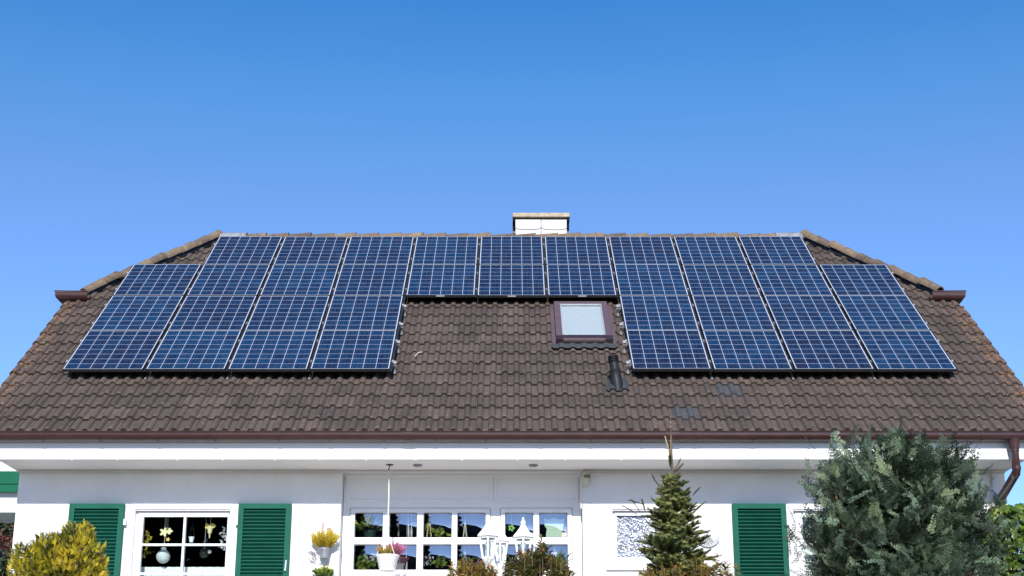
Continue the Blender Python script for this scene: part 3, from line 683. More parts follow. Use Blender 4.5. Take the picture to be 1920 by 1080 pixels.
# pleated grey ornament with curled end, right of the fir
b = MB(); y0, y1 = YW-.03, YW-.004
out = [(1311, 1017), (1322, 1008), (1322, 1000), (1329, 1002), (1337, 1012), (1341, 1013), (1344, 1009), (1348, 1009), (1349, 1013), (1346, 1019), (1340, 1024), (1331, 1027), (1320, 1026), (1313, 1021)]
out = [(1308, 1018), (1319, 1007), (1321, 999), (1328, 999), (1333, 1007), (1338, 1013), (1341, 1012), (1343.5, 1008.5), (1347, 1008.5), (1349, 1011), (1348, 1015), (1344, 1020), (1338, 1024), (1330, 1026.5), (1322, 1026), (1314, 1022)]
pts = [(at(x, y, YW).x, at(x, y, YW).z) for x, y in out]
b.prism(pts[::-1], y0, y1)
wo = b.build('wall_ornament', M['ornament'], None, bevel=.004); tag(wo, 'grey metal wall ornament shaped like a pleated hat, right of the fir', 'ornament'); origin_to(wo, (pts[13][0], YW, pts[13][1]))
b = MB()
for q in ((1316, 1020), (1320, 1023), (1325, 1024.5), (1329, 1024), (1334, 1021), (1337, 1018)):
    a1 = at(1324.5, 1003, YW); a2 = at(q[0], q[1], YW); b.tube([(a1.x, y0-.002, a1.z), (a2.x, y0-.002, a2.z)], .0028, 5)
b.build('pleat', M['black'], wo)
tx, ts_ = on_roof(778, 668, .05); tx2, ts2 = on_roof(791, 660, .05)
tg = MB().tube([roofpt(tx, ts_, .05), roofpt((tx+tx2)/2-.01, (ts_+ts2)/2+.02, .058), roofpt(tx2, ts2, .052)], .0045, 6).build('twig', M['rope'], None, smooth=True); tag(tg, 'small pale twig lying on the roof tiles right of the left panel block', 'twig'); origin_to(tg, roofpt(tx, ts_, .045))
# ------------------------------------------------------------------ solar panels
XL = [-5.665, -4.615, -3.58, -2.545, -1.505, -0.492, 0.512, 1.522, 2.545, 3.568, 4.598, 5.640]
PL, PWD, PTH = 1.266, 0.99, 0.037; RP = 1.2755
def proto_panel():
    root = thing('solar_panel', (0, 0, 0), 'x', 'solar panel', 'solar panels on the roof', (PITCH, 0, 0))
    b = MB(); fw = .009
    b.box((0, 0, -PTH), (PWD, .002, -.0015)); 
    b.box((0, 0, -PTH), (fw, PL, 0)); b.box((PWD-fw, 0, -PTH), (PWD, PL, 0)); b.box((fw, 0, -PTH), (PWD-fw, fw, 0)); b.box((fw, PL-fw, -PTH), (PWD-fw, PL, 0)); b.f = b.f[6:]
    b.box((fw, fw, -PTH+.004), (PWD-fw, PL-fw, -.012)); b.box((PWD+.001, .002, -.035), (PWD+.030, PL-.002, -.030)); b.build('frame', M['pvframe'], root, local=True)  # black strip added in the column gap, standing in for its darkness
    w = .009; c = MB()
    for q in (((fw, fw), (fw+w, PL-fw)), ((PWD-fw-w, fw), (PWD-fw, PL-fw)), ((fw+w, fw), (PWD-fw-w, fw+w)), ((fw+w, PL-fw-w), (PWD-fw-w, PL-fw))):
        c.add([(q[0][0], q[0][1], -.002), (q[1][0], q[0][1], -.002), (q[1][0], q[1][1], -.002), (q[0][0], q[1][1], -.002)], [(0, 1, 2, 3)])
    c.build('border_sheet', M['pvborder'], root, local=True)
    d = MB(); a, e = fw+w, fw+w; d.add([(a, e, -.002), (PWD-a, e, -.002), (PWD-a, PL-e, -.002), (a, PL-e, -.002)], [(0, 1, 2, 3)])
    o = d.build('cell_sheet', M['cells'], root, local=True); uv = o.data.uv_layers.new(name='uv')
    for i, q in enumerate(((0, 0), (1, 0), (1, 1), (0, 1))): uv.data[i].uv = q
    return root
pp = proto_panel(); first = True
num = ['first', 'second', 'third', 'fourth', 'fifth', 'sixth', 'seventh', 'eighth', 'ninth', 'tenth', 'eleventh']
def panel(c, r, label, sticker=False):
    global first
    o = pp if first else copy_tree(pp); first = False
    jn = rng.normal(0, .0015); js = rng.normal(0, .003)
    o.location = roofpt(XL[c], r*RP+.004+js, .15+jn); w = XL[c+1]-XL[c]-.036
    for ch in o.children: ch.scale.x = w/PWD
    o['label'] = label
    if sticker: MB().box((.43, -.002, -.022), (.545, .0005, -.006)).build('label_sticker', M['sticker'], o, local=True)
    return o
for k in range(9):
    panel(k+1, 3, f'blue solar panel in the top row below the ridge, {num[k]} from the left')
for k in range(11):
    mid = 4 <= k <= 6
    lab = f'blue solar panel in the second row from the top, {num[k]} from the left'
    panel(k, 2, lab, mid)
for k in range(4):
    panel(k, 1, f'blue solar panel in the second row from bottom, left block, {num[k]} from the left')
    panel(k+7, 1, f'blue solar panel in the second row from bottom, right block, {num[k]} from the left')
    panel(k, 0, f'blue solar panel in the bottom row, left block, {num[k]} from the left')
    panel(k+7, 0, f'blue solar panel in the bottom row, right block, {num[k]} from the left')
# ------------------------------------------------------------------ mounting rails under the panels
def rail(c0, c1, s, label, hooks=False):
    xa, xb = XL[c0]-.012, XL[c1]-.036+.012
    if c0 == 7 and s < 2.5: xa -= .05
    if c1 == 4 and s < 2.5: xb += .05
    root = thing('mounting_rail', roofpt(xa, s, .07), label, 'rail', 'mounting rails under the solar panels', (PITCH, 0, 0))
    L = xb-xa; b = MB(); b.box((0, -.02, 0), (L, .02, .012)); b.box((0, -.02, .0125), (L, -.006, .042)); b.box((0, .006, .0125), (L, .02, .042)); b.build('rail', M['alu'], root, local=True)
    for c in range(c0, c1+1):                # clamps in the gaps and at the ends
        x = XL[c]-.018-xa; b = MB(); b.box((x-.011, -.022, .046), (x+.011, .022, .068)); b.tube([(x, 0, .066), (x, 0, .074)], .006, 8)
        b.build('clamp', M['alu'] if c in (c0, c1) else M['zinc'], root, local=True)
    if (c0 == 7 or c1 == 4) and s < 2.5:
        x = .022 if c0 == 7 else L-.022
        b = MB(); b.box((x-.020, -.012, .046), (x+.020, .030, .052)); b.box((x-.020, -.03, .0425), (x+.020, -.012, .0455)); b.build('end_cap', M['alu'], root, local=True)
        b = MB(); b.box((x-.014, -.10, -.075), (x+.014, .012, -.066)); b.box((x-.014, .0, -.066), (x+.014, .008, -.001)); b.build('roof_hook', M['zinc'], root, local=True)
    if hooks:
        for c in range(c0+1, c1):
            x = XL[c]-.018-xa; b = MB(); b.box((x-.012, -.30, -.062), (x+.014, .0, -.055)); b.box((x-.014, -.008, -.055), (x+.014, .0, -.001)); b.build('roof_hook', M['zinc'], root, local=True)
half = [('lower', .29), ('upper', .955)]
for h, ds in half:
    for r, nm in ((0, 'bottom row'), (1, 'second row from the bottom')):
        rail(0, 4, r*RP+ds, f'aluminium rail under {h} half of {nm}, left panel block', hooks=(r == 0 and h == 'lower'))
        rail(7, 11, r*RP+ds, f'aluminium rail under {h} half of {nm}, right panel block', hooks=(r == 0 and h == 'lower'))
    rail(0, 11, 2*RP+ds, f'long aluminium rail under the {h} half of the second row of panels', hooks=False)
    rail(1, 10, 3*RP+ds, f'long aluminium rail under the {h} half of the top row of panels')
# ------------------------------------------------------------------ plants
def fol(name, tv, tf, tt, pos, ax, up, sc, tone, m, parent=None):
    pos, ax, up = (np.asarray(a, float).reshape(-1, 3) for a in (pos, ax, up)); k = len(pos)
    sc = np.asarray(sc, float); sc = sc[:, None]*np.ones((1, 3)) if sc.ndim == 1 else sc
    ax = ax/np.linalg.norm(ax, axis=1, keepdims=True); up = up - ax*(up*ax).sum(1, keepdims=True)
    nl = np.linalg.norm(up, axis=1, keepdims=True); up = np.where(nl < 1e-4, np.array([[1., 0, 0]]), up/np.maximum(nl, 1e-4)); sd = np.cross(ax, up)
    tv = np.asarray(tv, float); n = len(tv)
    V = pos[:, None] + (tv[None, :, 0:1]*sc[:, None, 0:1])*sd[:, None] + (tv[None, :, 1:2]*sc[:, None, 1:2])*ax[:, None] + (tv[None, :, 2:3]*sc[:, None, 2:3])*up[:, None]
    V = V.reshape(-1, 3); fl = np.array([len(f) for f in tf]); F = np.concatenate([np.asarray(f) for f in tf])
    loops = (F[None] + (np.arange(k)*n)[:, None]).ravel(); tot = np.tile(fl, k)
    if parent is not None: V = V - np.array(wloc(parent))
    me = bpy.data.meshes.new(name); me.vertices.add(len(V)); me.vertices.foreach_set('co', V.astype(np.float32).ravel())
    me.loops.add(len(loops)); me.loops.foreach_set('vertex_index', loops.astype(np.int32)); me.polygons.add(len(tot))
    me.polygons.foreach_set('loop_start', np.concatenate([[0], np.cumsum(tot)[:-1]]).astype(np.int32)); me.polygons.foreach_set('loop_total', tot.astype(np.int32))
    me.update(calc_edges=True); me.validate()
    set_attr(me, 'tone', (np.asarray(tone)[:, None] + np.asarray(tt)[None]).ravel()); me.materials.append(m)
    o = bpy.data.objects.new(name, me); COL.objects.link(o)
    if parent is not None: o.parent = parent
    return o
def rnd(a=0., b=1., n=None): return rng.uniform(a, b, n)
def t_spray(ns=8, w=.045, sub=2, spread=.45, droop=.12):
    v, f, t = [], [], []
    def kite(p, d, L, wd, t0, t1):
        o = len(v); q = np.array([-d[1], d[0], 0.])
        for a, b_ in ((0, 0), (.45, 1), (1, 0), (.45, -1)):
            x = p + d*L*a + q*wd*b_; v.append((x[0], x[1], x[2]-droop*(x[1]**2) + .10*abs(x[0]))); t.append(t0+(t1-t0)*a)
        f.append((o, o+1, o+2, o+3))
    kite(np.zeros(3), np.array([0., 1, 0]), 1.0, w*.8, -.15, .1)
    for i in range(ns):
        s = -1 if i % 2 else 1; y = .08 + .80*i/(ns-1); L = spread*(1-.65*y) + .05*math.sin(i*2.3); a = math.radians(42)
        d = np.array([s*math.sin(a), math.cos(a), 0.]); p = np.array([0, y, 0.]); kite(p, d, L, w, -.08, .12)
        for k in range(sub):
            pp_ = p + d*L*(.3+.3*k)
            for s2 in (-1, 1):
                a2 = math.atan2(d[0], d[1]) + s2*.75; d2 = np.array([math.sin(a2), math.cos(a2), 0.]); kite(pp_, d2, L*.42, w*.8, -.02, .15)
    return v, f, t
def t_brush(n=15, L=.25, w=.030):
    v, f, t = [], [], []
    for i in range(n):
        y = i/n
        for a in (-1.45, -.75, 0.0, .75, 1.45):
            a += rnd(-.25, .25); o = len(v); l = L*rnd(.8, 1.15)*(1-.35*abs(y-.45)); c, s = math.sin(a), math.cos(a)
            v += [(0-w*s, y, 0+w*c), (w*s, y+.012, -w*c), (c*l, y+l*.75, s*l*.8)]; t += [-.05, -.05, .12]; f.append((o, o+1, o+2))
    return v, f, t
def t_leaf(w=.16, fold=.06, bend=.12):
    v = [(0, 0, 0), (-w, .4, fold), (-w*.7, .75, fold*.7-bend*.5), (0, 1, -bend), (w*.7, .75, fold*.7-bend*.5), (w, .4, fold), (0, .5, -bend*.15)]
    return v, [(0, 6, 1), (1, 6, 2), (2, 6, 3), (3, 6, 4), (4, 6, 5), (5, 6, 0)], [-.05, 0, .03, .1, .03, 0, -.04]
def t_ivy():
    o = [(0, 0), (-.32, -.05), (-.42, .22), (-.26, .38), (-.30, .66), (-.10, .70), (0, 1.0), (.10, .70), (.30, .66), (.26, .38), (.42, .22), (.32, -.05)]
    v = [(x, y, -.25*abs(x) - .1*y*y) for x, y in o] + [(0, .35, .02)]; c = len(o)
    return v, [(i, c, (i+1) % c) for i in range(c)], [0]*c + [.08]
def unit(a): a = np.asarray(a, float); return a/np.linalg.norm(a, axis=-1, keepdims=True)
def tubes(name, paths, m, parent, seg=6):
    b = MB()
    for pts, r in paths: b.tube(pts, r, seg)
    return b.build(name, m, parent, smooth='all')
LF = {
 'cypress': leafmat('blue_green_cypress', [(0.10, (0.012, 0.022, 0.010)), (0.38, (0.060, 0.092, 0.052)), (0.66, (0.165, 0.240, 0.160)), (0.97, (0.28, 0.34, 0.18))], trans=.22),
 'fir': leafmat('fir_needles', [(0.10, (0.020, 0.030, 0.009)), (0.42, (0.075, 0.095, 0.024)), (0.70, (0.19, 0.20, 0.055)), (0.92, (0.36, 0.34, 0.14))], trans=.12),
 'gold': leafmat('golden_thuja', [(0.08, (0.035, 0.045, 0.006)), (0.36, (0.15, 0.17, 0.014)), (0.60, (0.42, 0.38, 0.024)), (0.88, (0.74, 0.58, 0.05))], trans=.25),
 'ivy': leafmat('ivy_leaf', [(0.1, (0.03, 0.055, 0.012)), (0.45, (0.075, 0.13, 0.018)), (0.75, (0.16, 0.24, 0.03)), (0.95, (0.34, 0.36, 0.07))], rough=.35, trans=.3),
 'pieris': leafmat('pieris_leaf', [(0.05, (0.05, 0.08, 0.018)), (0.35, (0.14, 0.16, 0.035)), (0.6, (0.27, 0.22, 0.05)), (0.85, (0.32, 0.10, 0.05))], rough=.4, trans=.25),
 'goldred': leafmat('gold_red_leaf', [(0.05, (0.10, 0.12, 0.02)), (0.4, (0.34, 0.27, 0.04)), (0.68, (0.44, 0.22, 0.05)), (0.92, (0.36, 0.09, 0.05))], rough=.45, trans=.25),
 'sprig': leafmat('light_green_leaf', [(0.1, (0.07, 0.11, 0.025)), (0.6, (0.17, 0.23, 0.06)), (0.9, (0.30, 0.33, 0.12))], rough=.4, trans=.25),
 'yellow': leafmat('yellow_heather', [(0.1, (0.22, 0.18, 0.015)), (0.5, (0.50, 0.38, 0.03)), (0.9, (0.66, 0.48, 0.06))], trans=.3),
 'pink': leafmat('pink_heather', [(0.1, (0.10, 0.11, 0.03)), (0.4, (0.36, 0.10, 0.16)), (0.9, (0.62, 0.20, 0.38))], trans=.3),
 'lilac': leafmat('lilac_trailing', [(0.1, (0.25, 0.27, 0.30)), (0.9, (0.45, 0.42, 0.55))], trans=.3),
 'green': leafmat('houseplant_leaf', [(0.1, (0.03, 0.06, 0.014)), (0.5, (0.10, 0.17, 0.03)), (0.9, (0.32, 0.36, 0.06))], rough=.35, trans=.3),
 'redtree': leafmat('red_maple_leaf', [(0.1, (0.06, 0.016, 0.012)), (0.5, (0.17, 0.045, 0.03)), (0.9, (0.28, 0.10, 0.05))], trans=.25),
 'grey': leafmat('grey_green_leaf', [(0.1, (0.035, 0.045, 0.025)), (0.5, (0.085, 0.105, 0.055)), (0.9, (0.16, 0.17, 0.09))], trans=.25),
 'white': leafmat('white_petal', [(0.1, (0.6, 0.6, 0.6)), (0.9, (0.8, 0.78, 0.8))], trans=.3),
}
def ground_z(y): return float(np.interp(y, ys, zs))
# ---- big blue-green cypress in front of the right-hand window
def cypress(px, Y, leaders, nsp, smin, smax, leafm, trunk_r, base, name, label, cat, depthk=.75, tonef=None, tmpl=None, elv=(.15, .75), group=None, stray=.16, clump=0):
    c = at(px, 1080, Y); bz = FLOOR
    root = thing(name, (c.x, Y, bz), label, cat, group)
    P, A, U, S, T, limbs = [], [], [], [], [], []
    for (lx, ly, wtop, wbot, share, yo) in leaders:        # leader tip pixel, half widths (m) near tip and at base
        tip = at(lx, ly, Y); H = tip.z - bz; n = int(nsp*share)
        limbs.append(([(c.x + (tip.x-c.x)*.1, Y+yo*.2, bz), (c.x + (tip.x-c.x)*.7, Y+yo*.8, bz+H*.45), (tip.x, Y+yo, bz+H*.93)], [trunk_r, trunk_r*.6, trunk_r*.12]))
        lump = rnd(-1, 1, (40, 4))
        for _ in range(n):
            u = rnd(0, 1)**.8                                # 0 at tip
            z = tip.z - u*min(H*.92, H); R = wtop + (wbot-wtop)*(u**.62); ph = rnd(0, 2*PI)
            k = lump[np.argmax(np.cos(ph - lump[:, 0]*PI) - 2.5*np.abs(u - (lump[:, 1]+1)/2))]
            R *= 1 + .22*k[2]; q = rnd(.35, 1.0)**.55
            if u > .12 and rnd() < stray: q = rnd(.95, 1.25)
            o = np.array([math.cos(ph), math.sin(ph)*depthk, 0]); axx = c.x + (tip.x-c.x)*(1-u*.85)
            p = np.array([axx, Y+yo*(1-u*.5), z]) + o*R*q
            e = rnd(*elv) + .45*max(0, 1-u*2.2); dr = unit(np.array([math.cos(ph+rnd(-.5, .5)), math.sin(ph+rnd(-.5, .5)), 0]))
            a = dr*math.cos(e) + np.array([0, 0, math.sin(e)])
            P.append(p); A.append(a); U.append(np.array([0, 0, 1.]) + .6*rng.normal(0, 1, 3)); S.append(rnd(smin, smax)*(1 if q > .6 else 1.2))
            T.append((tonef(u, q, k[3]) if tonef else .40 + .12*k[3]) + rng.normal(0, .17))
            if rnd() < .10: limbs.append(([(axx, Y+yo*.5, z-.25*R), tuple(p - np.array([0, 0, .02])), tuple(p + a*.06)], [.010, .005, .002]))
    if clump:
        n0 = len(P)
        for i in range(n0):
            T[i] += .12
            for _ in range(clump):
                sc_ = S[i]*.45; P.append(P[i] + rng.normal(0, 1, 3)*sc_*np.array([1, .8, .55]) - A[i]*sc_*.3); A.append(unit(A[i] + rng.normal(0, .32, 3))); U.append(U[i] + .5*rng.normal(0, 1, 3)); S.append(S[i]*rnd(.55, 1.0)); T.append(T[i] - .12 + rng.normal(0, .14))
    P = np.array(P); A = np.array(A); S = np.array(S); P = P - A*(S*.4)[:, None]
    tubes('trunk', limbs, M['bark'], root); tv, tf, tt = tmpl or t_spray()
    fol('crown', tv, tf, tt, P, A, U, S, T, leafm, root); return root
rng = np.random.default_rng(11)
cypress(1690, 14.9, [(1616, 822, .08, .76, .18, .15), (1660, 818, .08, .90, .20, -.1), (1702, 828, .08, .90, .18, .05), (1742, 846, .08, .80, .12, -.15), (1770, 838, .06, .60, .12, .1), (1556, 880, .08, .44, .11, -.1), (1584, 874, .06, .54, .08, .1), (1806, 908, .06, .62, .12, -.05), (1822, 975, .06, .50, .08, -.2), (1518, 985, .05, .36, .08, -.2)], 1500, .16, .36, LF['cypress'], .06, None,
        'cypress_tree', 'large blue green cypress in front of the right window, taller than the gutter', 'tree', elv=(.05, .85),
        tonef=lambda u, q, k: .32 + .27*k + (.09 if q > .8 else -.14), tmpl=t_spray(14, .019, 2, .27, .06), clump=6, stray=.09)  # inner sprays toned darker, imitating the shade inside the crown
# ---- golden thuja by the left corner
cypress(105, 15.6, [(150, 984, .10, .60, .36, 0), (92, 1003, .12, .58, .36, .05), (50, 1022, .08, .44, .16, -.05), (185, 1040, .05, .34, .12, 0)], 12000, .045, .088, LF['gold'], .05, None,
        'golden_thuja', 'rounded golden yellow thuja bush in front of the leftmost green shutter', 'bush', elv=(.2, 1.0),
        tonef=lambda u, q, k: .58 + .30*k, tmpl=t_spray(7, .075, 1, .5, 0), stray=.07)
# ---- fir with a bare leading shoot
rng = np.random.default_rng(21)
def fir():
    Y = 15.2; top = at(1257, 786, Y); mid = at(1262, 905, Y); bx = at(1266, 1080, Y).x; bz = FLOOR-.2
    root = thing('fir_tree', (bx, Y, bz), 'young green fir with a long bare leading shoot rising past the gutter', 'tree')
    tr = [((bx, Y, bz), .04), ((bx, Y, 3.4), .028), (tuple(mid), .013), (tuple(mid + (top-mid)*.5), .008), (tuple(top), .006)]
    paths = [([t[0] for t in tr], [t[1] for t in tr])]
    P, A, U, S, T = [], [], [], [], []
    def seg(p, d, n, L, tone):
        for i in range(n):
            P.append(p + d*L*i); A.append(d + rng.normal(0, .06, 3)); U.append(np.array([0, 0, 1.]) + rng.normal(0, .15, 3)); S.append(L*rnd(1.05, 1.25)); T.append(tone + rng.normal(0, .10) + .10*i/max(1, n-1))
    z = mid.z - .02; zl = 2.5; L0 = .085
    while z > zl:
        d0 = mid.z + .12 - z; R = min(.43, .07 + .315*d0**.80); nb = rng.integers(7, 10); ph0 = rnd(0, 6.28); ax_x = bx + (mid.x-bx)*min(1, (z-3.)/1.5)
        for b_ in range(nb):
            ph = ph0 + 2*PI*b_/nb + rnd(-.25, .25); L = R*rnd(.72, 1.22); e = rnd(.15, .75) + max(0, .5-d0)*.9
            d = np.array([math.cos(ph)*math.cos(e), math.sin(ph)*math.cos(e), math.sin(e)]); o = np.array([ax_x, Y, z]); tone = .50 + rnd(-.16, .16)
            paths.append(([tuple(o), tuple(o+d*L*.95)], [.007, .002])); n = max(1, int(L/L0)); seg(o + d*L*.12, d, n, L/n*.92, tone)
            sdv = unit(np.cross(d, [0, 0, 1.])); k = .22
            while k < .92:
                for s in (-1, 1):
                    d2 = unit(d*.75 + sdv*s*.75 + np.array([0, 0, rnd(-.1, .3)])); l2 = L*(1-k)*.62*rnd(.7, 1.2) + .03
                    n2 = max(1, int(l2/L0)); seg(o + d*L*k, d2, n2, l2/n2, tone + rnd(-.05, .08))
                k += .075/max(L, .12)
        z -= rnd(.062, .098)
    # stray shoots at the top and on the flanks
    def shoot(a, b, tone=.5, r=.0045):
        a = np.array(at(*a, Y)); b = np.array(at(*b, Y)); d = b-a; L = np.linalg.norm(d); paths.append(([tuple(a), tuple(b)], [r, r*.6])); n = max(1, int(L/.07)); seg(a + d*.2, d/L, n, L/n*.82, tone)
    for a, b in (((1262, 885), (1277, 862)), ((1262, 890), (1279, 872)), ((1258, 880), (1256, 858)), ((1255, 905), (1240, 893)), ((1238, 915), (1222, 892)), ((1270, 915), (1290, 905)), ((1205, 945), (1180, 938)), ((1195, 965), (1168, 948)), ((1200, 960), (1185, 938)),
                 ((1300, 960), (1321, 943)), ((1300, 962), (1313, 950)), ((1298, 930), (1310, 918)), ((1210, 960), (1204, 940))): shoot(a, b, .52)
    tubes('trunk', paths, M['bark'], root)
    sh = [([tuple(at(1262, 880, Y)), tuple(at(1258, 850, Y)), tuple(at(1258, 820, Y)), tuple(top)], [.009, .0065, .005, .004]), ([tuple(at(1257, 862, Y)), tuple(at(1252, 838, Y)), tuple(at(1247, 818, Y))], [.006, .005, .005])]
    for q in ((1257, 792), (1257.5, 800), (1258, 826), (1249, 829), (1247, 819), (1258, 845)): sh.append(([tuple(at(q[0]-1, q[1]+1, Y)), tuple(at(q[0], q[1], Y)), tuple(at(q[0]+1.2, q[1]-1, Y))], [.003, .008, .003]))
    tubes('leading_shoot', sh, M['twig'], root)
    for k in np.linspace(0, 1, 9):
        a = np.array(at(1258 - 2*k, 870-32*k, Y)); P.append(a); A.append(np.array([rnd(-.15, .15), rnd(-.1, .1), 1.])); U.append(np.array([0, -1., 0])); S.append(.07*(1-.4*k)); T.append(.55)
    tv, tf, tt = t_brush(); S = np.array(S)*1.0; fol('crown', tv, tf, tt, P, A, U, np.stack([S*1.0+.02, S, S*1.0+.02], 1), T, LF['fir'], root)
fir()
# ---- leafy shrubs: shoots carrying whorls of leaves
def shrub(name, label, cat, px, Y, shoots, leafm, nl=16, L=(.05, .085), w=.17, tone=.45, tvar=.15, rise=(.2, 1.0), group=None, base=None):
    c = at(px, 1080, Y); bz = base if base is not None else FLOOR
    root = thing(name, (c.x, Y, bz), label, cat, group); P, A, U, S, T, paths = [], [], [], [], [], []
    for (sx, sy, dl, dy) in shoots:
        tip = np.array(at(sx, sy, Y+dy)); b = np.array([c.x + (tip[0]-c.x)*.40, Y+dy*.4, bz]); m_ = np.array([c.x + (tip[0]-c.x)*.85, Y+dy*.9, bz + (tip[2]-bz)*.5]); paths.append(([tuple(b), tuple(m_), tuple(tip)], [.009, .006, .003])); full = np.linalg.norm(tip-m_)*1.5
        d = unit(tip-m_); t0 = tone + rng.normal(0, tvar)
        for i in range(int(nl*dl/.2)):
            u = rnd(0, 1); p = tip - d*dl*u; p = tip - d*rnd(dl, full) if i % 4 == 3 else p; ph = i*2.4 + rnd(-.3, .3); e = rnd(*rise) + (.5 if u < .12 else 0)
            P.append(p); o = np.array([math.cos(ph), math.sin(ph), 0])
            A.append(o*math.cos(e) + np.array([0, 0, math.sin(e)])); U.append(np.array([0, 0, 1.]) - o*.3 + rng.normal(0, .2, 3)); S.append(rnd(*L)*(1.15 if u > .15 else .85)); T.append(t0 + rng.normal(0, .10) + (.12 if u < .2 else 0))
    tubes('stem', paths, M['bark'], root, 5); tv, tf, tt = t_leaf(w); fol('foliage', tv, tf, tt, P, A, U, S, T, leafm, root); return root
def blob(x0, x1, top, n, bottom=1110, dl=(.14, .3), dep=.35):
    out = []
    for _ in range(n):
        x = rnd(x0, x1); y = top(x) + abs(rng.normal(0, .45))*(bottom-top(x))*.8; out.append((x, y, rnd(*dl), rnd(-dep, dep)))
    return out
rng = np.random.default_rng(31)
tl = lambda x: np.interp(x, [838, 855, 880, 905, 930], [1062, 1050, 1046, 1052, 1066])
shrub('golden_shrub', 'low shrub with golden and reddish leaves below the fourth window column', 'shrub', 885, 15.6, blob(842, 932, tl, 85), LF['goldred'], 30, (.04, .075), tone=.40, rise=(-.3, .9))
tr_ = lambda x: np.interp(x, [948, 965, 985, 1000, 1020, 1040, 1062, 1085], [1052, 1034, 1034, 1028, 1014, 1042, 1056, 1076])
shrub('pieris_shrub', 'green and russet leaved shrub in front of the white lamp post', 'shrub', 1010, 15.3, blob(950, 1075, tr_, 105) + [(1015, 1010, .28, -.1), (1013, 1016, .25, 0), (1006, 1030, .22, .1), (985, 1034, .2, 0), (968, 1036, .2, -.1)], LF['pieris'], 30, (.045, .085), tone=.40, tvar=.2, rise=(-.3, .9))
shrub('pale_sprig', 'tall pale green leafy sprig right of the russet shrub', 'plant', 1052, 15.5, [(1052, 1036, .26, 0), (1060, 1040, .22, .05), (1047, 1044, .2, -.05), (1056, 1056, .25, 0)], LF['sprig'], 22, (.06, .10), w=.12, tone=.5, rise=(.6, 1.3))
shrub('variegated_shrub', 'low shrub with yellow tipped leaves at the foot of the fir', 'shrub', 1290, 14.8, blob(1195, 1372, lambda x: np.interp(x, [1190, 1215, 1260, 1300, 1340, 1375], [1070, 1062, 1056, 1040, 1048, 1068]), 100) + [(1345, 1036, .2, 0), (1360, 1050, .2, 0), (1382, 1054, .3, .1)], LF['goldred'], 26, (.04, .075), tone=.30, tvar=.22, rise=(-.3, .9))
# ---- ivy at the right-hand corner
rng = np.random.default_rng(41)
def ivy():
    Y = 16.3; root = thing('ivy', (at(1895, 1080, Y).x, Y, FLOOR), 'bright green ivy climbing beside the brown downpipe', 'ivy'); P, A, U, S, T, paths = [], [], [], [], [], []
    top = lambda x: np.interp(x, [1838, 1850, 1868, 1885, 1900, 1915, 1945, 1990], [1010, 965, 950, 944, 950, 946, 952, 960])
    for _ in range(2500):
        x = rnd(1842, 1995); t = top(x); y = t + (1318-t)*rnd(0, 1)**1.3; dy = -.30*math.sqrt(rnd(0, 1)) if rnd() < .75 else rnd(-.1, .3)
        P.append(at(x, y, Y+dy)); A.append(np.array([rnd(-.5, .5), rnd(-.5, .1), rnd(-1, .2)])); U.append(np.array([rnd(-.5, .5), -1, rnd(.1, 1.1)])); S.append(rnd(.05, .115)); T.append(.33 + rng.normal(0, .18) + (.14 if y < t+25 else 0))
    for _ in range(14):
        x = rnd(1855, 1980); paths.append(([tuple(at(x, 1300, Y)), tuple(at(x+rnd(-10, 10), 1100, Y)), tuple(at(x+rnd(-15, 15), top(x)+15, Y))], [.014, .01, .004]))
    tubes('stem', paths, M['bark'], root); tv, tf, tt = t_ivy(); fol('foliage', tv, tf, tt, P, A, U, S, T, LF['ivy'], root)
ivy()
# ---- trees beyond the left corner
def far_tree(name, label, px, Y, zc, rad, n, leafm, tone, seed, size=(.10, .2)):
    global rng
    rng = np.random.default_rng(seed); c = at(px, 1020, Y); root = thing(name, (c.x, Y, 2.05), label, 'tree'); P, A, U, S, T = [], [], [], [], []; paths = [([(c.x, Y, 2.05), (c.x+.1, Y, zc*.7), (c.x, Y, zc+rad[2]*.6)], [.16, .1, .03])]
    cl_ = [np.array([c.x, Y, zc]) + unit(rng.normal(0, 1, 3))*np.array(rad)*rnd(.3, .9) for _ in range(46)]
    for q in cl_:
        paths.append(([(c.x, Y, zc-rad[2]*.6), tuple((q + np.array([c.x, Y, zc]))/2), tuple(q)], [.06, .03, .01])); t0 = tone + rng.normal(0, .12)
        for _ in range(n//46):
            d = unit(rng.normal(0, 1, 3)); P.append(q + d*rnd(.1, 1)*min(rad)*.36); A.append(d + np.array([0, 0, -.3])); U.append(rng.normal(0, 1, 3) + np.array([0, -.5, 1])); S.append(rnd(*size)); T.append(t0 + rng.normal(0, .12))
    tubes('trunk', paths, M['bark'], root); tv, tf, tt = t_leaf(.28); fol('crown', tv, tf, tt, P, A, U, S, T, leafm, root)
far_tree('red_maple_tree', 'red leaved tree seen beyond the left house corner', -10, 29, 5.45, (1.5, 1.4, .72), 9000, LF['redtree'], .36, 5, (.05, .09))
far_tree('garden_tree', 'grey green tree behind the red leaved tree, under the green boarded roof', -30, 34, 6.9, (1.9, 1.8, 1.0), 2600, LF['grey'], .5, 6, (.12, .22))
far_tree('garden_bush', 'dark green bush below the red leaved tree at the left edge', 0, 27, 4.7, (1.3, 1.2, .55), 3000, LF['grey'], .35, 8, (.08, .15))
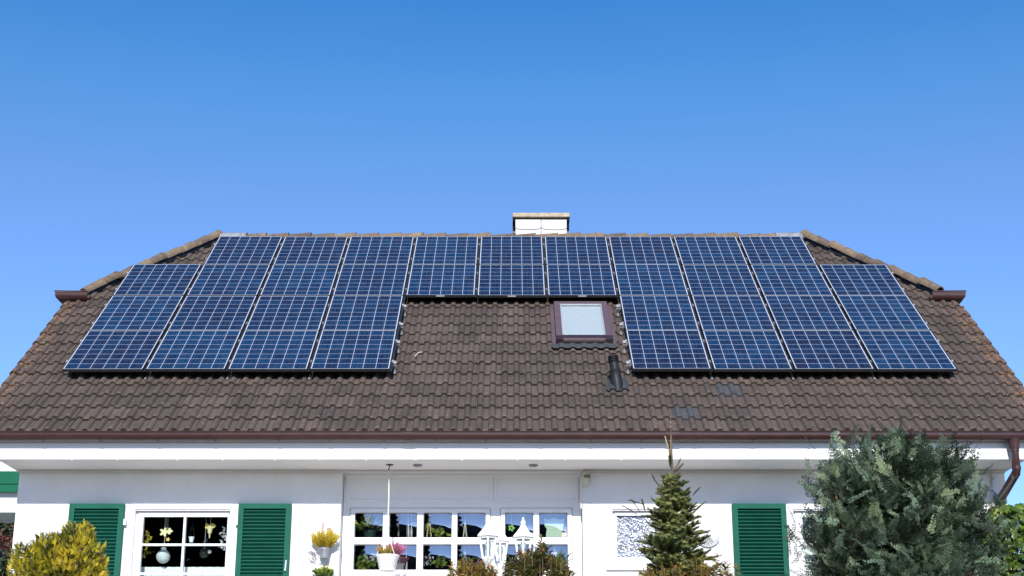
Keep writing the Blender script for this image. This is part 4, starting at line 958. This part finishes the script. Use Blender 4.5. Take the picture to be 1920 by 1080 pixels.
# ------------------------------------------------------------------ car-port roof beyond the left corner
yc = 19.7
def cp(y0, y1, Y): return at(960, y1, Y).z, at(960, y0, Y).z
cpt = thing('carport', (-7.6, yc, FLOOR), 'carport with green roof boards and white beam beyond the left corner', 'carport')
a, b_ = cp(867, 884, yc); MB().box((-9.5, yc-.01, a+.003), (-6.05, yc+1.1, b_)).build('roof_edge', M['fascia'], cpt)
a, b_ = cp(884, 908, yc); MB().box((-9.5, yc-.03, a), (-6.05, yc+.02, b_)).build('roof_board', M['gable'], cpt, bevel=.004)
a, b_ = cp(909, 923, yc); MB().box((-9.5, yc-.022, a), (-6.05, yc+.02, b_)).build('roof_board', M['gable'], cpt, bevel=.004)
a, b_ = cp(915, 959, yc); MB().box((-9.5, yc+.08, a), (-6.05, yc+.18, b_)).build('beam', M['white'], cpt, bevel=.004)
rb = MB()
for i in range(34): rb.box((-9.45+i*.1, yc+.185, a+.012+.012*(i % 2)), (-9.35+i*.1, yc+1.1, a+.06))
rb.build('ceiling', M['soffit'], cpt); MB().box((-8.9, yc+.09, FLOOR-.2), (-8.78, yc+.175, a-.001)).build('post', M['white'], cpt)
# ------------------------------------------------------------------ lamp post with three lanterns
YLp = 16.45; pc = at(938, 1062, YLp); lp = thing('lamp_post', (pc.x, YLp, FLOOR), 'white garden lamp post with three lanterns in front of the picture window', 'lamp post')
b = MB(); b.lathe([(.10, FLOOR-.0), (.10, FLOOR+.12), (.045, FLOOR+.2), (.033, FLOOR+.4), (.030, pc.z-.15), (.045, pc.z-.12), (.045, pc.z-.06), (.03, pc.z-.03), (.03, pc.z+.03)], (pc.x, YLp, 0), 16); b.build('post', M['white'], lp, smooth=True)
def lantern(px, py_eave, dy, hw, arm=True):
    Y = YLp+dy; c = at(px, py_eave, Y); ew = hw/FPX*(Y/CT); hb = .235; z = c.z; root_l = MB(); seg = 6; ph = PI/6
    root_l.lathe([(ew*1.0, -.004), (ew*1.03, .004), (ew*.86, .030), (ew*.62, .062), (ew*.36, .105), (ew*.22, .135), (ew*.20, .15), (ew*.27, .16), (ew*.22, .175), (.012, .19), (.016, .205), (.004, .225)], (c.x, Y, z), seg, None, ph)
    lr = root_l.build('lantern', M['white'], lp)
    w1, w0 = ew*.80, ew*.50; f = MB()
    for k in range(seg):
        a0 = ph + 2*PI*k/seg; A_ = Vector((c.x+w1*math.cos(a0), Y+w1*math.sin(a0), z-.004)); B_ = Vector((c.x+w0*math.cos(a0), Y+w0*math.sin(a0), z-hb)); f.tube([A_, B_], .0125, 6)
        a1 = a0 + 2*PI/seg; C_ = Vector((c.x+w1*math.cos(a1), Y+w1*math.sin(a1), z-.004))
        for q in range(4):                     # scalloped valance under the roof
            m0 = A_.lerp(C_, (q+.5)/4); f.lathe([(.010, -.022), (.016, -.004), (.010, .004)], m0, 6)
    f.lathe([(w0*1.1, -.012), (w0*1.15, 0), (w0*.9, .012)], (c.x, Y, z-hb), seg, None, ph); f.lathe([(w0*.35, -.075), (w0*.5, -.06), (w0*.9, -.02), (w0*.95, -.012)], (c.x, Y, z-hb), 12); f.build('lantern_frame', M['white'], lr)
    g = MB(); g.lathe([(w0*.93, -hb+.013), (w1*.93, -.006)], (c.x, Y, z), seg, None, ph); g.f = g.f[:-2]; g.build('lantern_glass', M['clear'], lr)
    g = MB(); g.lathe([(.02, -hb+.013), (.02, -hb+.09), (.032, -hb+.12), (.036, -hb+.15), (.02, -hb+.185), (.003, -hb+.19)], (c.x, Y, z), 12); g.build('bulb', M['blind'], lr, smooth=True)
    zb_ = z-hb-.07; ar = MB(); ar.tube([(c.x, Y, zb_+.02), (c.x, Y, zb_-.03), ((c.x*.7+pc.x*.3), Y*.7+YLp*.3, zb_-.055), (pc.x, YLp, pc.z-.02)], .012, 8)
    th = np.linspace(0, 2.2*PI, 22); dx = pc.x-c.x; ar.tube([(c.x+dx*.42+.05*(1-t/9)*math.cos(t), Y+(YLp-Y)*.42, zb_-.12+.05*(1-t/9)*math.sin(t)) for t in th], .006, 6); ar.build('arm', M['white'], lr, smooth=True)
lantern(915, 1006, -.12, 21); lantern(981, 1008, -.05, 20.5); lantern(938, 1015.5, .32, 18)
# ------------------------------------------------------------------ hanging pot, wall bucket and their plants
YH = YF + .30; hk = at(731, 871, YH); rimc = at(727, 1041, YH)
hp = thing('hanging_pot', (rimc.x, YH, at(727, 1071, YH).z), 'white plastic hanging pot on a long cord below the eaves', 'hanging pot')
r1, r0 = 20/FPX*YH/CT, 14.3/FPX*YH/CT; hz_ = rimc.z - at(727, 1071, YH).z
b = MB(); b.lathe([(r0*.9, -hz_), (r0, -hz_+.006), (r0*1.03, -hz_*.78), (r0*1.09, -hz_*.75), (r1*.9, -hz_*.28), (r1*.94, -hz_*.25), (r1*.97, -.022), (r1*1.03, -.018), (r1*1.05, .0), (r1*.98, .002), (r1*.92, -.02), (.01, -.022)], rimc, 28); b.build('pot', M['pot'], hp, smooth=True)
kn = at(727, 985, YH); b = MB(); b.lathe([(.045, -.004), (.045, .0), (.01, .001)], (hk.x, YH, ZS-.002), 20); b.tube([(hk.x, YH, ZS-.005), (hk.x-.004, YH, ZS-.03), (hk.x-.012, YH, ZS-.045), (hk.x-.008, YH, ZS-.065), (hk.x, YH, ZS-.06)], .006, 6); b.build('ceiling_hook', M['rust'], hp)
b = MB(); b.tube([(hk.x-.003, YH, ZS-.06), (hk.x-.006, YH, ZS-.22)], .004, 6); b.tube([(hk.x-.006, YH, ZS-.22), (kn.x+.004, YH, kn.z+.30), (kn.x, YH, kn.z)], .0075, 6); b.build('cord', M['rope'], hp)
for ph in (3.3, 5.4, 1.2):
    MB().tube([(kn.x, YH, kn.z+.01), (kn.x+.3*(rimc.x-kn.x), YH, kn.z-.09), (rimc.x+r1*math.cos(ph), YH+r1*math.sin(ph), rimc.z)], .004, 6).build('hanger_string', M['pot'], hp)
MB().lathe([(.008, .05), (.02, .035), (.024, .0), (.018, -.03), (.008, -.05)][::-1], (kn.x, YH, kn.z), 12).build('hanger_knob', M['pot'], hp, smooth=True)
rng = np.random.default_rng(51)
def tuft(name, label, cat, base, n, h, spread, tmpl, m, tone, tv=.12, size=None, lean=(0, 0), group=None):
    root = thing(name, tuple(base), label, cat, group); P, A, U, S, T, paths = [], [], [], [], [], []
    for _ in range(n):
        ph = rnd(0, 2*PI); e = spread*math.sqrt(rnd(0, 1)); d = unit(np.array([math.cos(ph)*e + lean[0], math.sin(ph)*e*.8 + lean[1], 1.])); L = h*rnd(.6, 1.1); p = np.array(base) + np.array([math.cos(ph)*e*.05, math.sin(ph)*e*.05, 0])
        if rnd() < .25: paths.append(([tuple(p), tuple(p + d*L*.8)], [.003, .0015]))
        for k in range(3): P.append(p + d*L*(.15+.27*k)); A.append(d + rng.normal(0, .18, 3)); U.append(np.array([rnd(-1, 1), -1, .4])); S.append((size or h*.45)*rnd(.8, 1.2)); T.append(tone + rng.normal(0, tv) + .14*(k-1))
    tubes('stem', paths or [([tuple(base), (base[0], base[1], base[2]+h*.5)], [.003, .002])], M['bark'], root, 5); v, f, t = tmpl; fol('foliage', v, f, t, P, A, U, S, T, m, root); return root
SP = t_spray(7, .06, 0, .32, 0)
tuft('potted_plant', 'reddish green plant growing in the white hanging pot', 'plant', (rimc.x-.015, YH, rimc.z-.015), 60, .13, .9, SP, LF['goldred'], .45)
tuft('pink_heather', 'pink heather rising behind the white hanging pot', 'plant', (rimc.x+.085, YH+.03, rimc.z-.01), 46, .155, .75, SP, LF['pink'], .58, lean=(.12, 0))
bc = at(608.5, 1027, YW-.085); bb = at(608.5, 1047, YW-.085); hb_ = bc.z-bb.z
bk = thing('zinc_bucket', (bc.x, YW-.085, bb.z), 'small zinc bucket hung on the white wall between shutter and picture window', 'bucket')
b = MB(); r1 = .070; b.lathe([(.048, -hb_), (.052, -hb_+.006), (.055, -hb_*.75), (.066, -.03), (.071, -.026), (.071, -.018), (.066, -.012), (r1, -.002), (r1, .002), (.064, .0), (.06, -.02), (.01, -.022)], bc, 26); b.build('pail', M['zinc'], bk, smooth=True)
MB().tube([(bc.x, YW-.014, bc.z-.01), (bc.x, YW-.006, bc.z+.05)], .008, 6).build('wall_hook', M['zinc'], bk)
tuft('yellow_heather', 'bright yellow heather growing in the zinc wall bucket', 'plant', (bc.x+.0, bc.y, bc.z-.015), 110, .20, .95, SP, LF['yellow'], .5, lean=(-.03, -.15))
tuft('trailing_plant', 'grey lilac trailing plant hanging over the left rim of the zinc bucket', 'plant', (bc.x-.075, bc.y-.02, bc.z-.10), 12, .11, 1.3, SP, LF['lilac'], .4, lean=(-.9, 0))
b2 = at(607, 1082, YW-.085)
b = MB(); b.lathe([(.048, -.12), (.066, -.02), (.071, -.018), (.070, .002), (.06, -.02), (.01, -.022)], (b2.x, YW-.085, b2.z-.01), 24); o = b.build('wall_pot', M['zinc'], None, smooth=True); tag(o, 'small zinc pot low on the wall under the bucket', 'pot'); origin_to(o, (b2.x, YW-.085, b2.z-.13))
rp = tuft('flowering_plant', 'leafy green plant with yellow flowers below the zinc bucket', 'plant', (b2.x, b2.y, b2.z-.02), 110, .14, .9, t_leaf(.3), LF['green'], .40, size=.045)
P_ = [np.array(b2) + np.array([rnd(-.08, .08), rnd(-.06, 0), rnd(.05, .14)]) for _ in range(16)]; P_ = [p for p in P_ for _ in range(5)]
v, f, t = t_leaf(.35, 0, 0); fol('flower', v, f, t, P_, [np.array([math.cos(i*1.257), -.2, math.sin(i*1.257)]) for i in range(len(P_))], [np.array([0, -1, .2])]*len(P_), [.014]*len(P_), [.8]*len(P_), LF['yellow'], rp)
# ------------------------------------------------------------------ things behind the window panes
YI = YW + .20; YJ = YP + .16
def strings(root, pts, m=None, r=.0025):
    b = MB()
    for a, c in pts: b.tube([a, c], r, 5)
    return b.build('string', m or M['rope'], root)
def flower_poly(c, r, n=5, k=.28): return [(c.x + r*(1-k+k*math.cos(n*t))*math.cos(t), c.z + r*(1-k+k*math.cos(n*t))*math.sin(t)) for t in np.linspace(0, 2*PI, 40, endpoint=False)]
c = at(306, 1043.5, YI); r = .083
t = thing('paper_bauble', (c.x, YI, c.z-r), 'round grey white paper bauble hanging in the left window', 'ornament')
b = MB(); pf = [(.003, -r)] + [(r*math.cos(a), r*math.sin(a)) for a in np.linspace(-1.4, 1.15, 12)] + [(.022, r*1.06), (.034, r*1.14), (.034, r*1.22), (.02, r*1.27), (.004, r*1.28)]; b.lathe(pf, c, 22); b.build('ball', M['paper'], t, smooth=True); strings(t, [((c.x, YI, c.z+r*1.25), (c.x+.01, YI, Z(966)))])
c = at(311, 998, YI); t = thing('hanging_ornament', (c.x, YI, c.z), 'ivory flower shaped ornament above the paper bauble', 'ornament')
b = MB(); b.prism(flower_poly(c+Vector((-.02, 0, 0)), .058, 5, .25), YI-.01, YI+.01); b.prism(flower_poly(c+Vector((.045, 0, .012)), .040, 4, .2), YI-.014, YI+.006); b.build('petals', M['ivory'], t); b = MB(); b.prism(flower_poly(at(315, 1011.5, YI), .026), YI-.01, YI+.01); b.build('small_flower', M['yellow'], t)
strings(t, [((c.x-.02, YI, c.z+.04), (c.x-.015, YI, Z(966))), ((c.x+.02, YI, c.z+.04), (c.x+.015, YI, Z(966)))])
c = at(394, 987, YI); t = thing('hanging_ornament', (c.x, YI, c.z), 'orange winged ornament with a tapering body in the left window', 'ornament')
b = MB(); b.prism(flower_poly(c+Vector((-.032, 0, .005)), .036, 3, .15), YI-.008, YI+.008); b.prism(flower_poly(c+Vector((.034, 0, .005)), .036, 3, .15), YI-.012, YI+.004); b.build('wing', M['yellow'], t)
b = MB(); b.lathe([(.006, -.14), (.010, -.10), (.022, -.085), (.032, -.03), (.04, .0), (.01, .01)], c, 12); b.build('body', M['ivory'], t); strings(t, [((c.x, YI, c.z), (c.x+.003, YI, Z(966)))])
c = at(359, 1012, YI); t = thing('hanging_pot', (c.x, YI, c.z-.03), 'tiny white pot hanging by two strings behind the left window', 'pot'); b = MB(); b.lathe([(.022, -.032), (.031, .022), (.036, .024), (.036, .034), (.03, .03), (.01, .01)], c, 18); b.build('pot', M['pot'], t, smooth=True); strings(t, [((c.x-.033, YI, c.z+.03), (c.x, YI, c.z+.2)), ((c.x+.033, YI, c.z+.03), (c.x, YI, c.z+.2)), ((c.x, YI, c.z+.2), (c.x, YI, Z(966)))], M['black'])
c = at(383, 1037, YI); t = thing('glass_bauble', (c.x, YI, c.z-.06), 'dark glass bauble hanging in the left window beside a small white ball', 'ornament'); b = MB(); b.lathe([(.003, -.06)] + [(.062*math.cos(a), .062*math.sin(a)) for a in np.linspace(-1.4, 1.4, 12)] + [(.003, .063)], c, 20); b.build('ball', M['black'], t, smooth=True); strings(t, [((c.x, YI, c.z+.06), (c.x, YI, Z(966)))], r=.0015)
c = at(393, 1034.5, YI-.05); b = MB(); b.lathe([(.002, -.024)] + [(.025*math.cos(a), .025*math.sin(a)) for a in np.linspace(-1.3, 1.3, 8)] + [(.002, .025)], c, 14); o = b.build('small_ball', M['paper'], None, smooth=True); tag(o, 'small white ball beside the dark glass bauble', 'ornament'); origin_to(o, c)
def leaf_cluster(name, label, cat, pxs, Y, n, m, size, tone, tmpl=None, spread=.05):
    c0 = at(*pxs[0], Y); root = thing(name, tuple(c0), label, cat); P, A, U, S, T, paths = [], [], [], [], [], []
    for i in range(n):
        q = pxs[i % len(pxs)]; c = np.array(at(q[0], q[1], Y)) + rng.normal(0, spread, 3)*np.array([1, .5, 1]); P.append(c); A.append(rng.normal(0, 1, 3) + np.array([0, 0, .2])); U.append(np.array([rnd(-.5, .5), -1, .6])); S.append(rnd(*size)); T.append(tone + rng.normal(0, .15))
    for q in pxs: paths.append(([tuple(at(q[0], q[1]+3, Y)), tuple(at(q[0]+1, q[1]-12, Y))], [.003, .002]))
    tubes('stem', paths, M['bark'], root, 5); v, f, t = tmpl or t_leaf(.28); fol('foliage', v, f, t, P, A, U, S, T, m, root); return root
leaf_cluster('leaf_garland', 'gold leaf garland hanging at the left edge of the left window', 'garland', [(276, 1004), (275, 1012), (274, 1036)], YI, 48, LF['yellow'], (.03, .06), .35, spread=.025)
leaf_cluster('white_garland', 'white leaf garland hanging at the right edge of the left window', 'garland', [(419, 996), (420, 1004), (418, 1010), (418, 1026)], YI, 44, LF['white'], (.02, .04), .5, spread=.018)
n = 80; xs_ = np.linspace(X(258, 1065, YI), X(430, 1065, YI), n); b = MB(); yv = [YI+.06+.012*math.sin(i*.9) for i in range(n)]; z1 = Z(1062, YI)
b.add([(x, y, z) for z in (zb-.1, z1-.05, z1-.035, z1) for x, y in zip(xs_, yv)], [(j*n+i, j*n+i+1, j*n+n+i+1, j*n+n+i) for j in range(3) for i in range(n-1)]); o = b.build('cafe_curtain', M['lace'], None, smooth='all'); tag(o, 'white lace half curtain across the bottom of the left window', 'curtain'); origin_to(o, (xs_[0], YI+.06, zb-.1))
o2 = o.copy(); COL.objects.link(o2); o2.location.x += wr[0]-wl[0]; o2.scale.z = 1.8; o2['label'] = 'white lace curtain in the right window behind the cypress'
# picture window
def pot(name, label, c, r, h, m):
    b = MB(); b.lathe([(r*.72, -h), (r*.95, -.02), (r*1.03, -.018), (r*1.03, .0), (r*.93, .0), (.01, -.015)], c, 20); o = b.build(name, m, None, smooth=True); tag(o, label, 'pot'); origin_to(o, (c.x, c.y, c.z-h)); return o
c = at(693.5, 996, YJ); pot('green_pot', 'dark green pot hanging behind the top left pane', c, .085, .11, M['greenpot'])
LN = t_leaf(.06, .03, .45)
t = tuft('spider_plant', 'arching spider plant in the dark green hanging pot', 'plant', tuple(c), 22, .15, 2.2, LN, LF['green'], .75, size=.13)
c = at(748, 1047, YJ-.03); pot('dark_planter', 'dark planter on the sill behind the white hanging pot', c, .115, .16, M['darkpot'])
for (px, y0, y1, lab) in ((766, 984, 1008, 'clear glass icicle hanging in the second window column, left of its twin'), (771.5, 988, 1008, 'clear glass icicle hanging in the second window column, right of its twin'), (762, 1044, 1068, 'clear glass icicle hanging beside the dark planter')):
    a = at(px, y0, YJ-.05); e = at(px, y1, YJ-.05); b = MB(); b.tube([a, a.lerp(e, .5), e], [.008, .014, .010], 6); t = b.build('glass_icicle', M['crystal'], None); tag(t, lab, 'ornament', 'glass icicles in the picture window'); origin_to(t, e); MB().tube([a, (a.x, a.y, zr0+.05)], .002, 5).build('string', M['rope'], t)
c = at(777, 983, YJ); b = MB(); b.prism(flower_poly(c, .05, 2, .3), YJ-.006, YJ+.006); o = b.build('butterfly_ornament', M['mint'], None); tag(o, 'pale mint butterfly ornament in the second window column', 'ornament'); origin_to(o, c)
leaf_cluster('leafy_plant', 'yellow green leafy plant behind the third upper pane', 'plant', [(815, 996), (822, 1000), (828, 1004), (800, 990)], YJ-.02, 40, LF['green'], (.05, .09), .75, spread=.035)
def hangstrip(name, label, px, y0, y1, w, m, twist=True):
    a = at(px, y0, YJ-.05); e = at(px, y1, YJ-.05); b = MB()
    for s in (-1, 1): b.tube([a] + [a.lerp(e, k/8) + Vector((s*w*k/8*(1 + .25*math.sin(k*2.2)), 0, 0)) for k in range(1, 9)], .006, 6)
    for k in range(2, 9):
        q = a.lerp(e, k/8); b.lathe([(.004, -.012), (.011, 0), (.004, .012)], q + Vector((w*k/8, 0, 0)), 8); b.lathe([(.004, -.012), (.011, 0), (.004, .012)], q - Vector((w*k/8, 0, 0)), 8)
    b.tube([a, (a.x, a.y, zr0+.05)], .002, 5); o = b.build(name, m, None); tag(o, label, 'ornament'); origin_to(o, e); return o
hangstrip('rope_hanger', 'beaded pale rope hanger behind the fourth upper pane', 872, 975, 1010, .022, M['rope'])
hangstrip('tassel', 'lime and white tassel hanging behind the third upper pane', 804.5, 970, 1010, .028, M['ivory'])
hangstrip('bead_string', 'pair of pale bead strings behind the fourth lower pane', 872, 1030, 1075, .035, M['blind'])
leaf_cluster('orchid', 'white orchid with dark leaves behind the first lower pane', 'plant', [(697, 1042), (702, 1044), (699, 1049)], YJ-.03, 24, LF['white'], (.03, .05), .5, spread=.015)
leaf_cluster('jade_plant', 'thick leaved green plant behind the lower left pane', 'plant', [(675, 1062), (682, 1055), (690, 1062), (680, 1048), (704, 1058)], YJ, 70, LF['green'], (.05, .085), .62, spread=.03, tmpl=t_leaf(.35))
leaf_cluster('pale_orchid', 'pale speckled orchid stems behind the third lower pane', 'plant', [(798, 1044), (803, 1050), (796, 1060), (806, 1056)], YJ, 34, LF['white'], (.02, .04), .5, spread=.025)
leaf_cluster('pot_plant', 'bright green plant behind the third lower pane, right of the pale orchid', 'plant', [(822, 1060), (828, 1054), (820, 1050)], YJ, 34, LF['green'], (.05, .085), .75, spread=.025)
leaf_cluster('dark_plant', 'dark green spreading plant behind the fourth lower pane', 'plant', [(872, 1050), (866, 1056), (880, 1054)], YJ, 30, LF['green'], (.09, .14), .25, spread=.02, tmpl=LN)
c = at(959, 990, YJ-.06); t = thing('felt_flower', (c.x, c.y, c.z), 'lime green felt flower hanging in the right part of the picture window', 'ornament'); b = MB(); b.prism(flower_poly(c, .044, 5, .2), c.y-.006, c.y+.006); b.build('petals', M['lime'], t); b = MB(); b.lathe([(.009, -.01), (.009, .01)], (c.x, c.y-.007, c.z), 12, ); b.build('flower_centre', M['black'], t); strings(t, [((c.x, c.y, c.z+.03), (c.x, c.y, zr0))])
c = at(981.5, 990, YJ-.06); b = MB(); b.lathe([(.045, -.03), (.036, .0), (.012, .05), (.012, .075), (.022, .085), (.02, .105), (.004, .115)], c, 14); o = b.build('white_figurine', M['mint'], None, smooth=True); tag(o, 'pale mint bell shaped figurine above the right lantern', 'ornament'); origin_to(o, (c.x, c.y, c.z-.03))
c = at(1039, 990, YJ-.04); pts = [(1020, 972), (1029, 974), (1038, 971), (1049, 974), (1058, 972), (1057, 985), (1054, 992), (1056, 1010), (1038, 1012), (1023, 1010), (1025, 992), (1021, 986)]; b = MB(); b.prism([(at(x, y, c.y).x, at(x, y, c.y).z) for x, y in pts][::-1], c.y-.006, c.y+.004); o = b.build('window_picture', M['mint'], None, bevel=.003); tag(o, 'pale mint cloth hanging behind the top right pane', 'cloth'); origin_to(o, (c.x, c.y, at(1039, 1012, c.y).z))
c = at(1040, 1036, YJ-.04); b = MB(); b.prism(flower_poly(c, .055, 4, .25), c.y-.006, c.y+.006); o = b.build('glass_star', M['crystal'], None); tag(o, 'clear glass star hanging behind the bottom right pane', 'ornament'); origin_to(o, c)
# ------------------------------------------------------------------ what the panes mirror: the garden side behind the camera
def mirror_house():
    t = thing('neighbour_house', (1, -27, -.2), 'dark roofed house across the garden, mirrored in the picture window panes', 'house')
    b = MB(); b.box((-11, -34, -.3), (7.5, -25, 6.6)); b.build('wall', M['darkwood'], t)
    b = MB(); b.add([(-11.6, -24.2, 6.4), (9.4, -24.2, 6.4), (-11.6, -34.8, 6.4), (9.4, -34.8, 6.4), (-8, -29.5, 12.6), (2.0, -29.5, 11.0)], [(0, 1, 5, 4), (3, 2, 4, 5), (2, 0, 4), (1, 3, 5), (0, 2, 3, 1)]); b.build('roof', M['tile'], t)
M['darkwood'] = mat('dark_timber', (0.03, 0.025, 0.022), 0.8, 0.3, 3)
mirror_house()
def mirror_tree(name, label, x, y, H, R, seed, n=6500):
    global rng
    rng = np.random.default_rng(seed); root = thing(name, (x, y, -.3), label, 'tree'); P, A, U, S, T = [], [], [], [], []; paths = [([(x, y, -.3), (x+.2, y, H*.5), (x, y, H*.95)], [.35, .22, .05])]
    for _ in range(n):
        u = rnd(0, 1); z = H*(.12+.88*u); r = R*(1-u)**.7*(.8+.3*math.sin(z*2.1))*math.sqrt(rnd(.2, 1))+.1; ph = rnd(0, 6.283); P.append((x+r*math.cos(ph), y+r*math.sin(ph), z)); A.append((math.cos(ph), math.sin(ph), -.3)); U.append(rng.normal(0, .4, 3)+np.array([0, 0, 1])); S.append(rnd(.9, 1.7)); T.append(.3+rng.normal(0, .12))
    tubes('trunk', paths, M['bark'], root); v, f, t_ = t_spray(6, .12, 0, .5, .1); fol('crown', v, f, t_, P, A, U, S, T, LF['fir'], root)
mirror_tree('tall_spruce', 'tall dark spruce across the garden, mirrored left of the roof in the panes', -11.5, -22, 24, 5.0, 61)
mirror_tree('tall_spruce', 'broad dark spruce across the garden, mirrored in the left window', -17.5, -22, 22, 4.6, 62)
